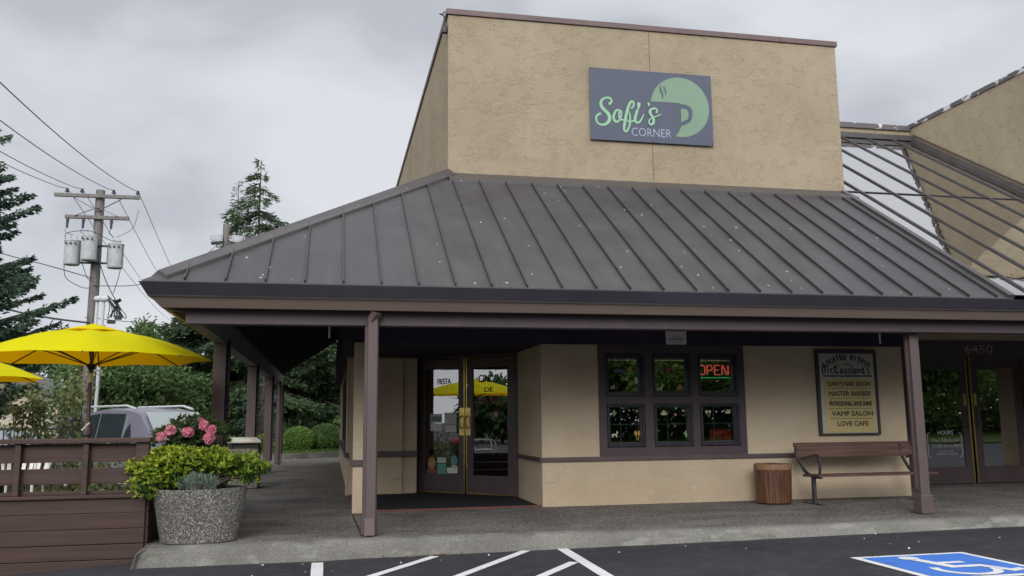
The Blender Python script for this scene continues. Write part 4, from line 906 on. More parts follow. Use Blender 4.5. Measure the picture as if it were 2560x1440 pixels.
for i, (k_, (pts, ws)) in enumerate(SC.items()): stroke_ribbon(mb, pts, ws, y-.0016*i)
mb.build('script_lettering', M['sign_mint'], t, recalc=False)
text('CORNER', 'lettering', 4.99, 6.240, .72, .145, SYN-.017, M['sign_grey'], t, bold=-.012)
mb = MB()
for x, z in ((4.275,7.40),(6.475,7.40),(4.275,6.16),(6.475,6.16),(5.37,7.40),(5.37,6.16)): disc(mb, x, z, .009, SYN-.014)
mb.build('screw_head', M['ink'], t, recalc=False)
# directory board
t = thing('directory_sign', "framed board reading Located Within McCausland's with yellow list of shops", 'sign', (8.25, YW, 1.14))
fy = YW-.06
mb = MB(); mb.box(7.70, 7.75, fy, YW, 1.14, 2.51); mb.box(8.74, 8.79, fy, YW, 1.14, 2.51); mb.box(7.75, 8.74, fy, YW, 2.45, 2.51); mb.box(7.75, 8.74, fy, YW, 1.14, 1.17); mb.build('frame', M['frame_dark'], t, bevel=.004)
MB().box(7.75, 8.74, fy+.015, YW, 1.17, 2.45).build('white_board', M['sign_white'], t)
MB().box(7.82, 8.71, fy+.008, fy+.014, 1.18, 2.035).build('yellow_board', M['sign_yellow'], t, bevel=.002)
ly = fy+.006
for i, (s_, x, ww) in enumerate((("DARY'S NAIL SALON", 7.89, .76), ('MASTER BARBER', 7.895, .76), ('PROFESSIONAL SHOE SHINE', 7.895, .76), ('VAMP SALON', 7.93, .73), ('LOVE CAFE', 8.02, .55))):
    text(s_, 'lettering', x, 1.925-.16*i, ww, .072, ly, M['ink'], t, bold=.05)
mb = MB()
for i in range(4): z = 1.885-.162*i; mb.quad((7.89,ly,z),(8.66,ly,z),(8.66,ly,z+.007),(7.89,ly,z+.007))
ly2 = fy+.012; mb.quad((7.81,ly2,2.075),(8.70,ly2,2.075),(8.70,ly2,2.098),(7.81,ly2,2.098)); mb.build('rule_line', M['ink'], t, recalc=False)
# arched LOCATED WITHIN, each letter set along the arc
word = 'LOCATED WITHIN'; n = len(word); ctr = (8.25, 1.63); rad = .66
grp = []
for i, ch in enumerate(word):
    if ch == ' ': continue
    th = R(90 + 34 - 68*i/(n-1)); ww = .05 if ch != 'I' else .011
    Mx = Matrix.Translation((ctr[0]+rad*math.cos(th), 0, ctr[1]+rad*math.sin(th)+.06)) @ Matrix.Rotation(-(th-R(90)), 4, 'Y')
    grp.append((ch, ww, Mx))
objs = [text(ch, 'arched_lettering', -ww/2, 0, ww, .085, ly2, M['ink'], None, bold=.07, M4=Mx) for ch, ww, Mx in grp]
def join(objs, name, material, parent):
    mb = MB()
    for o in objs:
        mb.add([tuple(v.co) for v in o.data.vertices], [tuple(p.vertices) for p in o.data.polygons]); bpy.data.objects.remove(o)
    return mb.build(name, material, parent, recalc=False)
join(objs, 'arched_lettering', M['ink'], t)
mb = MB(); stroke_ribbon(mb, [(8.0,2.265),(8.12,2.272),(8.2,2.262),(8.25,2.285),(8.3,2.262),(8.38,2.272),(8.5,2.265)], [.003,.006,.012,.02,.012,.006,.003], ly2); mb.build('flourish', M['ink'], t, recalc=False)
# blackletter name: broad-nib strokes
nib = (.011, .009)
G = {'M': (1.25, [[(0,0),(.1,.12),(.1,.9),(0,1)],[(.1,.9),(.35,1),(.45,.85),(.45,0)],[(.45,.85),(.8,1),(.9,.85),(.9,.12),(1.0,0)]]), 'c': (.5, [[(.4,.55),(.25,.65),(.08,.5),(.08,.12),(.25,0),(.42,.1)]]),
     'C': (.95, [[(.75,.8),(.5,1),(.12,.8),(.12,.2),(.45,0),(.8,.18)],[(.42,.95),(.42,.08)]]), 'a': (.62, [[(.08,.52),(.25,.65),(.45,.52),(.45,.08),(.55,0)],[(.45,.36),(.12,.3),(.08,.1),(.22,0),(.45,.1)]]),
     'u': (.62, [[(.05,.65),(.12,.55),(.12,.1),(.25,0),(.45,.12)],[(.45,.65),(.45,.08),(.56,0)]]), 's': (.5, [[(.4,.55),(.22,.65),(.08,.5),(.38,.25),(.38,.1),(.2,0),(.04,.1)]]),
     'l': (.32, [[(.05,1),(.14,.9),(.14,.1),(.26,0)]]), 'n': (.65, [[(.03,.6),(.12,.55),(.12,.02)],[(.12,.5),(.3,.65),(.45,.52),(.45,.08),(.58,0)]]), 'd': (.62, [[(.2,1),(.46,.7),(.46,.1),(.3,0),(.1,.12),(.1,.5),(.3,.62),(.46,.55)]]), "'": (.25, [[(.1,1.0),(.12,.8)]])}
mb = MB(); x = 7.80; hh = .125; tot = sum(G[c][0] for c in "McCausland's"); kx = .86/tot; z0 = 2.125; q = 0
for ch in "McCausland's":
    wd, st = G[ch]
    for s1 in st:
        for a, b in zip(s1[:-1], s1[1:]):
            A = (x+a[0]*kx, z0+a[1]*hh); Bp = (x+b[0]*kx, z0+b[1]*hh); q += 1
            yy = ly2-.00002*q
            pts = [(A[0]-nib[0], A[1]+nib[1]), (A[0]+nib[0], A[1]-nib[1]), (Bp[0]+nib[0], Bp[1]-nib[1]), (Bp[0]-nib[0], Bp[1]+nib[1])]
            mb.quad(*[(p[0], yy, p[1]) for p in pts]); mb.quad(*[(p[0], yy-.00001, p[1]) for p in ((A[0]-nib[0]*.5,A[1]-nib[1]*.5),(Bp[0]-nib[0]*.5,Bp[1]-nib[1]*.5),(Bp[0]+nib[0]*.5,Bp[1]+nib[1]*.5),(A[0]+nib[0]*.5,A[1]+nib[1]*.5))])
    x += wd*kx
mb.build('blackletter_lettering', M['ink'], t, recalc=False)
# surveillance notice hung on the header
t = thing('surveillance_notice', 'small white notice about video surveillance above the six windows', 'sign', (5.31, YW-.06, 2.58))
sy = YW-.06; MB().box(5.14, 5.475, sy, sy+.02, 2.58, 2.85).build('plate', M['white'], t)
for s_, x, z, ww, hh, sh in (('Video Surveillance', 5.16, 2.775, .29, .035, 0), ('by', 5.29, 2.745, .03, .02, 0), ("Ameritech's", 5.23, 2.70, .16, .024, 0), ('Virtual Police', 5.19, 2.645, .24, .042, .3), ('We Catch & Convict', 5.20, 2.605, .21, .02, 0)):
    text(s_, 'lettering', x, z, ww, hh, sy-.003, M['ink'], t, bold=.01, shear=sh)
mb = MB(); disc(mb, 5.185, 2.74, .014, sy-.003); disc(mb, 5.435, 2.74, .014, sy-.003); mb.build('badge', M['vinyl_pink'], t, recalc=False)
# neon signs
NY = YW+.10
t = thing('neon_open_sign', 'red neon OPEN sign with green underline in the upper right window', 'neon sign', (6.0, NY, 2.07))
mb = MB()
def npath(pts, r=.009): mb.tube([(p[0], NY, p[1]) for p in pts], r, 6)
z0, z1 = 2.115, 2.26; r_ = .07
npath(catmull([(5.745,z0+.01,0),(5.805,z0,0),(5.835,z0+.03,0),(5.835,z1-.03,0),(5.805,z1,0),(5.745,z1-.005,0),(5.722,z1-.04,0),(5.722,z0+.04,0),(5.745,z0+.01,0)], 4))
npath([(5.875,z0),(5.875,z1),(5.94,z1),(5.965,z1-.03),(5.965,z1-.05),(5.94,z1-.08),(5.88,z1-.08)])
npath([(6.09,z0),(6.005,z0),(6.005,z1),(6.09,z1)]); npath([(6.008,(z0+z1)/2),(6.075,(z0+z1)/2)]); npath([(6.13,z0),(6.13,z1),(6.15,z1),(6.215,z0),(6.235,z0),(6.235,z1)])
mb.build('letters', M['neon_red'], t, True); mb = MB(); npath([(5.72,2.065),(6.27,2.065)], .008); mb.build('underline', M['neon_green'], t, True)
t = thing('neon_espresso_sign', 'dim red neon espresso sign in the lower right window', 'neon sign', (6.06, NY, 1.09))
o = text('ESPRESSO', 'letters', 5.885, 1.11, .35, .12, NY, M['neon_dim'], None); dat = o.data
import bmesh
bm = bmesh.new(); bm.from_mesh(dat); segs = [((e.verts[0].co.x, e.verts[0].co.z), (e.verts[1].co.x, e.verts[1].co.z)) for e in bm.edges if e.is_boundary]; bm.free(); bpy.data.objects.remove(o)
mb = MB()
for a, b in segs: mb.tube([(a[0], NY, a[1]), (b[0], NY, b[1])], .0032, 4, False)
mb.build('letters', M['neon_dim'], t)
mb = MB(); mb.bar((5.87,NY+.01,1.09),(6.25,NY+.01,1.09),.004,.006); mb.bar((5.87,NY+.01,1.245),(6.25,NY+.01,1.245),.004,.006); mb.build('rail', M['neon_dim'], t)
def children(o): return [c for c in bpy.data.objects if c.parent == o]
def dup(o, parent=None, loc=None, label=None):
    c = o.copy(); COL.objects.link(c)
    if parent is not None: c.parent = parent; 
    if loc is not None: c.location = loc
    if label: c['label'] = label
    for ch in children(o): dup(ch, c)
    return c

# ------------------------------------------------------------ street furniture
# bench
t = thing('park_bench', 'brown slatted bench with black iron arms below the directory board', 'bench', (8.02, 12.3, .15))
mb = MB()
for i, (y, z) in enumerate(((12.43, .865), (12.455, .935), (12.48, 1.003))): mb.box(7.02, 9.04, y, y+.035, z-.028 if i else z-.05, z+.038)
mb.build('backrest', M['bench'], t, bevel=.006)
mb = MB()
for i in range(5): mb.box(7.08, 9.08, 11.92+.095*i, 12.0+.095*i, .555-.008*i*.5, .59-.008*i*.5)
mb.build('seat', M['bench'], t, bevel=.006)
for x in (7.1, 8.9):
    mb = MB()
    P = catmull([(x-.06, 12.47, 1.0), (x-.05, 12.47, .86), (x, 12.42, .7), (x+.02, 12.34, .6), (x+.03, 12.15, .55), (x+.03, 11.93, .55)], 5)
    for a, b in zip(P[:-1], P[1:]): mb.bar(a, b, .045, .028, (1, 0, 0))
    P = catmull([(x+.03, 11.98, .58), (x+.03, 11.96, .74), (x+.03, 12.0, .84), (x+.03, 12.08, .865), (x+.02, 12.2, .84), (x, 12.42, .80)], 5)
    for a, b in zip(P[:-1], P[1:]): mb.bar(a, b, .04, .022, (1, 0, 0))
    mb.build('arm', M['iron'], t)
    MB().box(x, x+.05, 12.12, 12.18, .16, .55).build('leg', M['iron'], t, bevel=.005)
    MB().box(x-.01, x+.06, 11.88, 12.42, .147, .165).build('foot', M['iron'], t, bevel=.004)
# barrel
t = thing('barrel_bin', 'round redwood slatted litter barrel standing beside the bench', 'litter bin', (6.61, 12.42, .15))
mb = MB(); n = 30
for k in range(n):
    a0, a1 = 2*math.pi*(k+.03)/n, 2*math.pi*(k+.97)/n; r0, r1 = .258, .272; j = rng.rand()*.004
    for (za, zb, ra, rb) in ((.02, .50, r0+j, r1+j),):
        vs = [(6.61+r*math.cos(a), 12.42+r*math.sin(a), .15+z) for z, r in ((za, ra), (zb, rb), (zb, rb-.02), (za, ra-.02)) for a in (a0, a1)]
        mb.add(vs, [(0,1,3,2),(2,3,5,4),(4,5,7,6),(6,7,1,0),(0,2,4,6),(1,7,5,3)])
mb.build('stave', M['barrel'], t)
mb = MB(); mb.lathe((6.61, 12.42, .15), [(.265,.50),(.279,.505),(.282,.56),(.272,.585),(.25,.59),(.225,.588),(.22,.5)], 30); mb.build('rim', M['barrel_top'], t, True)
MB().lathe((6.61, 12.42, .15), [(.23,.0),(.232,.50)], 24).build('liner', M['black'], t)
MB().lathe((6.61, 12.42, .15), [(.0,.578),(.225,.583),(.1,.586)], 24).build('lid', M['barrel_top'], t)
MB().lathe((6.60, 12.40, .15), [(.0,.588),(.08,.589),(.08,.594),(.0,.595)], 16).build('opening', M['black'], t)
# square bin
t = thing('square_bin', 'square aggregate litter bin with cream plastic lid on the side walkway', 'litter bin', (-1.64, 18.35, .15))
mb = MB(); mb.box(-1.94, -1.34, 18.08, 18.64, .15, .92); mb.build('body', M['bin'], t, bevel=.03)
mb = MB(); 
for sx_ in (-1.92, -1.42):
    for sy_ in (18.10, 18.55): mb.box(sx_, sx_+.07, sy_, sy_+.07, .92, 1.04)
mb.box(-1.86, -1.42, 18.14, 18.58, .92, 1.03); mb.build('opening', M['black'], t)
mb = MB(); mb.add([(-1.98,18.04,1.03),(-1.30,18.04,1.03),(-1.30,18.68,1.03),(-1.98,18.68,1.03),(-1.98,18.04,1.08),(-1.30,18.04,1.08),(-1.30,18.68,1.08),(-1.98,18.68,1.08),(-1.88,18.14,1.135),(-1.40,18.14,1.135),(-1.40,18.58,1.135),(-1.88,18.58,1.135)],
  [(3,2,1,0),(0,1,5,4),(1,2,6,5),(2,3,7,6),(3,0,4,7),(4,5,9,8),(5,6,10,9),(6,7,11,10),(7,4,8,11),(8,9,10,11)]); mb.build('lid', M['cream'], t, bevel=.012)
MB().box(-1.80, -1.50, 18.065, 18.078, .55, .80).build('panel', M['cream'], t)
# planter
PX, PY = -1.38, 10.42
t = thing('stone_planter', 'large oval pebble-faced concrete planter at the kerb beside the deck', 'planter', (PX, PY, .15))
mb = MB(); mb.lathe((PX, PY, .15), [(.385,0),(.40,.012),(.405,.05),(.44,.22),(.475,.42),(.495,.555),(.49,.575),(.455,.578),(.445,.50)], 56, 1.0, .72, R(8)); mb.build('bowl', M['planter'], t, True)
MB().lathe((PX, PY, .15), [(.0,.53),(.2,.545),(.45,.51),(.45,.505),(0,.4)], 40, 1, .72, R(8)).build('soil', M['soil'], t, True)
# plants in the planter
def shrub(name, label, cat, loc, blobs, n, leaf, material, inner=None, stems=8, leafw=.42, up=.3, group=None, rosette=True):
    t = thing(name, label, cat, loc, group); loc = Vector(loc); mb = MB(); Ps, Ds = [], []
    tot = sum(b[3]**2 for b in blobs)
    for (bx, by, bz, r, rz_) in blobs:
        for _ in range(max(1, int(stems*r/.3))):
            e_ = Vector((bx+rng.normal()*r*.4, by+rng.normal()*r*.4, bz)); mb.tube([loc, (loc+e_)/2+Vector((0,0,.05)), e_], [.014, .009, .003], 5)
        m_ = int(n*r*r/tot)
        if rosette:       # leaves sit in whorls at twig ends
            w_ = max(1, m_//7); v = rdir(w_); v[:,2] = np.abs(v[:,2])*np.where(rng.rand(w_) < .8, 1, -1); q = (.55+.45*rng.rand(w_,1)**.5)
            c = np.array([bx,by,bz]) + v*q*np.array([r, r, rz_]); c += rng.normal(size=c.shape)*.02
            ax = v*np.array([.7,.7,.5]) + np.array([0,0,up+.3]); ax /= np.linalg.norm(ax, axis=1, keepdims=True)
            for j in range(7):
                d_ = rng.normal(size=(w_,3)); d_ -= (d_*ax).sum(1, keepdims=True)*ax; d_ /= np.linalg.norm(d_, axis=1, keepdims=True)
                Ps.append(c + ax*rng.rand(w_,1)*leaf*.4); Ds.append(d_ + ax*(.35+.6*rng.rand(w_,1)))
        else:
            v = rdir(m_); q = rng.rand(m_,1)**.4; Ps.append(np.array([bx,by,bz]) + v*q*np.array([r,r,rz_])); Ds.append(v + rng.normal(size=(m_,3))*.5 + np.array([0,0,up]))
    mb.build('stems', M['bark'], t)
    leaves('foliage', np.concatenate(Ps), np.concatenate(Ds), leaf, leaf*leafw, material, t)
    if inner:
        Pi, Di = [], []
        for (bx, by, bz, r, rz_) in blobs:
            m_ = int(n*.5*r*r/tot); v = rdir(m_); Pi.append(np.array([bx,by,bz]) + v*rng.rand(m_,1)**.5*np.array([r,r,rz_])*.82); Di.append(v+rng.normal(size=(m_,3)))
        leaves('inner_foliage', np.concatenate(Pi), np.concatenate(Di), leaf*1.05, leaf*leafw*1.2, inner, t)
    return t
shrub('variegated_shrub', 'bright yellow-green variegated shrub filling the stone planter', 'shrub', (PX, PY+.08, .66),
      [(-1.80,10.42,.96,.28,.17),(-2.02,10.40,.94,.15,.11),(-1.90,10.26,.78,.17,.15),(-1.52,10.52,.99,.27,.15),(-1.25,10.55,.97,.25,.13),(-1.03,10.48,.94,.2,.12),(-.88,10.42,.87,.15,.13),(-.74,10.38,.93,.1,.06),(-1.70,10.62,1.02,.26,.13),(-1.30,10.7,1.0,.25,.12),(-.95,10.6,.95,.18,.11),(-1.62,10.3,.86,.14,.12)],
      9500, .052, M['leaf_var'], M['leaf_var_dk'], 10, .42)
shrub('lavender_plant', 'small grey-green plant at the front of the stone planter', 'plant', (-1.38, 10.17, .69),
      [(-1.40,10.17,.79,.12,.1),(-1.27,10.16,.78,.1,.09),(-1.52,10.2,.77,.07,.07)], 900, .05, M['leaf_sage'], None, 24, .16, 1.6, rosette=False)
Pd = np.stack([PX+rng.normal(size=60)*.2, PY+rng.normal(size=60)*.12, np.full(60, .70)], 1); Pd = Pd[((Pd[:,0]-PX)/.4)**2+((Pd[:,1]-PY)/.28)**2 < 1]
tag(leaves('dry_leaves', Pd, rdir(len(Pd))*np.array([1,1,.15]), .05, .025, M['dry']), 'dry brown leaves scattered on the planter soil', 'leaf litter', kind='stuff')
# rhododendron with blossoms
t = shrub('rhododendron', 'rhododendron with pink blossom heads behind the stone planter', 'shrub', (-1.85, 12.1, .15),
      [(-1.98,12.0,1.20,.2,.17),(-1.74,12.05,1.29,.24,.17),(-1.50,12.1,1.25,.2,.18),(-1.8,12.2,.9,.34,.35),(-1.9,12.1,.7,.3,.35),(-1.6,12.2,.65,.3,.35)], 4200, .11, M['leaf_rhodo'], None, 6, .32, .2)
for (x, y, z, r) in ((-2.06,11.76,1.27,.075),(-1.95,11.74,1.35,.085),(-1.74,11.76,1.33,.08),(-1.55,11.78,1.40,.075),(-1.46,11.75,1.35,.075),(-1.48,11.74,1.24,.08),(-2.32,11.9,1.16,.05),(-1.62,11.95,1.45,.05)):
    mb = MB(); 
    for k in range(60):
        v = rdir(1)[0]; qq = .3+.4*rng.rand(); c = Vector((x+v[0]*r*qq*.85, y+v[1]*r*qq*.85, z+v[2]*r*qq*.85)); ax = (Vector(v)+Vector((0,-.3,.2))).normalized(); u = ax.orthogonal().normalized(); w_ = ax.cross(u)
        for j in range(5):
            a = 6.283*j/5+k; dvec = (u*math.cos(a)+w_*math.sin(a)); s2 = (u*math.cos(a+1.57)+w_*math.sin(a+1.57))
            mb.add([c, c+ax*.014+dvec*.018+s2*.014, c+ax*.02+dvec*.038, c+ax*.014+dvec*.018-s2*.014], [(0,1,2,3)])
    mb.build('blossom', M['petal'], t, recalc=False)
# raised timber deck and its rail
t = thing('timber_deck_fence', 'brown stained board wall and rail of the raised seating deck', 'fence', (-5, 10.3, -.1))
DX1 = -1.905; DX0 = -11.0
mb = MB(); zb = [.645, .485, .32, .16, -.0, -.16, -.32]
for i in range(6):
    mb.box(DX0, DX1-.03, 10.32+.0, 10.36, zb[i+1]+.006, zb[i])
    mb.box(DX1-.035, DX1, 10.36, 14.6, zb[i+1]+.006, zb[i])
mb.build('board', M['deck'], t, bevel=.005)
mb = MB(); mb.box(DX0, DX1+.0, 10.28, 10.42, .648, .685); mb.box(DX1-.12, DX1+.01, 10.42, 14.6, .648, .685); mb.build('ledge', M['deck'], t, bevel=.005)
mb = MB(); mb.box(DX0, DX1, 10.26, 10.44, 1.235, 1.285); mb.build('top_rail', M['deck'], t, bevel=.006)
for i, px in enumerate((-3.235, -2.565, -2.025, -3.95, -4.65, -5.35, -6.05, -6.75, -7.45, -8.2, -9.0)):
    MB().box(px-.03, px+.03, 10.30, 10.37, .686, 1.234).build('post', M['deck'], t, bevel=.005)
for z0, z1 in ((1.03, 1.225), (.80, .965), (.686, .725)):
    MB().box(DX0, DX1-.04, 10.372, 10.40, z0, z1).build('rail_board', M['deck'], t, bevel=.004)
MB().box(DX1-.1, DX1-.02, 10.30, 10.42, .686, 1.234).build('post', M['deck'], t, bevel=.005)
MB().box(DX0, DX1-.04, 10.42, 14.6, .2, .26).build('deck_floor', M['deck'], t)
# parasols
def parasol(name, label, loc, rad, zrim, ztop, rot, tilt=0):
    t = thing(name, label, 'parasol', loc, 'yellow parasols over the deck'); L = Vector(loc); n = 8
    mb = MB(); rings = 7; vs = [(L.x, L.y, ztop)]; fs = []; seg = n*6
    def edge(a):   # panels hang a little between the ribs
        k = (a/(2*math.pi/n)) % 1; return abs(k-.5)*2
    for i in range(1, rings+1):
        f = i/rings
        for k in range(seg):
            a = 2*math.pi*k/seg; e_ = edge(a); rr = rad*f*((math.cos(math.pi/n)/math.cos((a % (2*math.pi/n))-math.pi/n))*.985 + .015*e_)
            z = zrim + (ztop-zrim)*(1 - f)**1.0 + .10*math.sin(math.pi*f)*(1-.25*(1-e_)) - .0*(1-e_)*f + (.02*(1-e_)*f**3)*1.0
            vs.append((L.x + rr*math.cos(a+rot), L.y + rr*math.sin(a+rot), z))
    for k in range(seg): fs.append((0, 1+k, 1+(k+1) % seg))
    for i in range(rings-1):
        for k in range(seg): fs.append((1+i*seg+k, 1+(i+1)*seg+k, 1+(i+1)*seg+(k+1) % seg, 1+i*seg+(k+1) % seg))
    mb.add(vs, fs); mb.build('canopy', M['canvas'], t, True, recalc=False)
    mb = MB(); vs = [(L.x, L.y, ztop+.085)]; fs = []
    for k in range(seg):
        a = 2*math.pi*k/seg; e_ = edge(a); rr = rad*.27*(.93+.07*e_); vs.append((L.x+rr*math.cos(a+rot), L.y+rr*math.sin(a+rot), ztop-(ztop-zrim)*.27+.078+.012*(1-e_)))
    for k in range(seg): fs.append((0, 1+k, 1+(k+1) % seg))
    mb.add(vs, fs); mb.build('vent', M['canvas'], t, False, recalc=False)
    MB().tube([(L.x, L.y, L.z), (L.x, L.y, ztop-.01)], .024, 12).build('pole', M['trim'], t, True)
    MB().tube([(L.x, L.y, ztop-.42), (L.x, L.y, ztop-.44), (L.x, L.y, ztop-.5)], [.055, .06, .03], 12).build('runner', M['black'], t, True)
    MB().lathe((L.x, L.y, L.z), [(.23,0),(.25,.03),(.2,.08),(.05,.14),(.04,.3)], 20).build('base', M['black'], t, True)
    for k in range(n):
        a = 2*math.pi*k/n+rot; c, s_ = math.cos(a), math.sin(a); r = rad
        rb = MB().tube([(L.x, L.y, ztop-.02), (L.x+c*r*.5, L.y+s_*r*.5, zrim+(ztop-zrim)*.5+.075), (L.x+c*r, L.y+s_*r, zrim-.005)], .009, 5).build('rib', M['trim'], t)
        MB().tube([(L.x, L.y, ztop-.45), (L.x+c*r*.55, L.y+s_*r*.55, zrim+(ztop-zrim)*.45+.03)], .008, 5).build('strut', M['trim'], rb)
    return t
p1 = parasol('parasol', 'nearest yellow parasol with its pole standing behind the rail', (-2.92, 11.75, .26), 1.45, 2.23, 2.60, R(10))
MB().lathe((-2.92, 11.75, 1.28), [(.028,0),(.055,.03),(.05,.16),(.03,.2)], 12).build('crank_housing', M['trim'], p1, True)
MB().tube([(-2.92, 11.69, 1.43), (-2.87, 11.62, 1.45), (-2.95, 11.6, 1.36)], .01, 6).build('crank', M['cream'], p1, True)
MB().tube([(-2.92, 11.75, 1.95), (-2.92, 11.75, 2.06)], .026, 12).build('collar', M['cream'], p1, True)
parasol('parasol', 'yellow parasol at the left edge, half out of frame, behind the nearest one', (-5.6, 14.0, .26), 1.5, 2.09, 2.46, R(0))
# patio chair seen through the rail
t = thing('patio_chair', 'white slatted garden chair seen through the deck rail gap', 'chair', (-4.35, 14.0, .26))
mb = MB()
for (x, y) in ((-4.6,13.75),(-4.1,13.75),(-4.6,14.25),(-4.1,14.25)): MB().tube([(x, y, .26), (x*.98-.087, y*.98+.28, .68)], .02, 6).build('leg', M['white'], t)
mb.box(-4.6,-4.1,13.72,14.22,.66,.69); mb.build('seat', M['white'], t, bevel=.01)
mb = MB()
for i in range(6): mb.bar((-4.58+.095*i, 14.25, .70), (-4.62+.11*i, 14.4, 1.06), .05, .012)
mb.build('backrest', M['white'], t)
mb = MB(); mb.tube(catmull([(-4.64,14.22,.70),(-4.68,14.36,1.0),(-4.5,14.42,1.1),(-4.2,14.42,1.1),(-4.03,14.36,1.0),(-4.07,14.22,.7)],4), .022, 6); mb.build('frame', M['white'], t, True)
mb = MB()
for x in (-4.64, -4.06): mb.tube(catmull([(x,14.3,.92),(x,14.0,.93),(x,13.72,.9),(x,13.7,.66)],4), .02, 6)
mb.build('armrest', M['white'], t, True)
# flower boxes on the deck
for i, (x, y) in enumerate(((-5.3, 14.5),)):
    t = thing('flower_box', ('coral and pink flowers left of the white garden chair', 'coral flowers right of the white garden chair')[i], 'flower box', (x, y, .26), 'flower boxes on the deck')
    MB().box(x-.55, x+.55, y-.12, y+.12, .26, .66).build('box', M['deck'], t)
    n = 500; P = np.stack([x+(rng.rand(n)-.5)*1.1, y+(rng.rand(n)-.5)*.25, .66+rng.rand(n)*.2], 1); leaves('foliage', P, rdir(n)+np.array([0,0,.6]), .06, .035, M['leaf_mid'], t)
    P = np.stack([x+(rng.rand(n)-.5)*1.1, y+(rng.rand(n)-.5)*.25, .8+rng.rand(n)*.14], 1); leaves('blossom', P, rdir(n)+np.array([0,0,.4]), .045, .04, M['petal_red'] if i else M['petal'], t)
# black picket fence behind the deck
t = thing('metal_fence', 'black metal picket fence behind the deck at far left', 'fence', (-8, 17.5, -.16))
mb = MB()
for k in range(90): x = -14.5+.115*k; mb.box(x, x+.018, 17.49, 17.51, -.1, 1.36)
mb.build('picket', M['black'], t)
mb = MB(); mb.box(-14.5,-4.2,17.485,17.515,1.33,1.37); mb.box(-14.5,-4.2,17.485,17.515,.1,.14); mb.build('rail', M['black'], t)
for k in range(6): x = -14.5+2.05*k; MB().box(x-.03, x+.03, 17.47, 17.53, -.16, 1.42).build('post', M['black'], t)

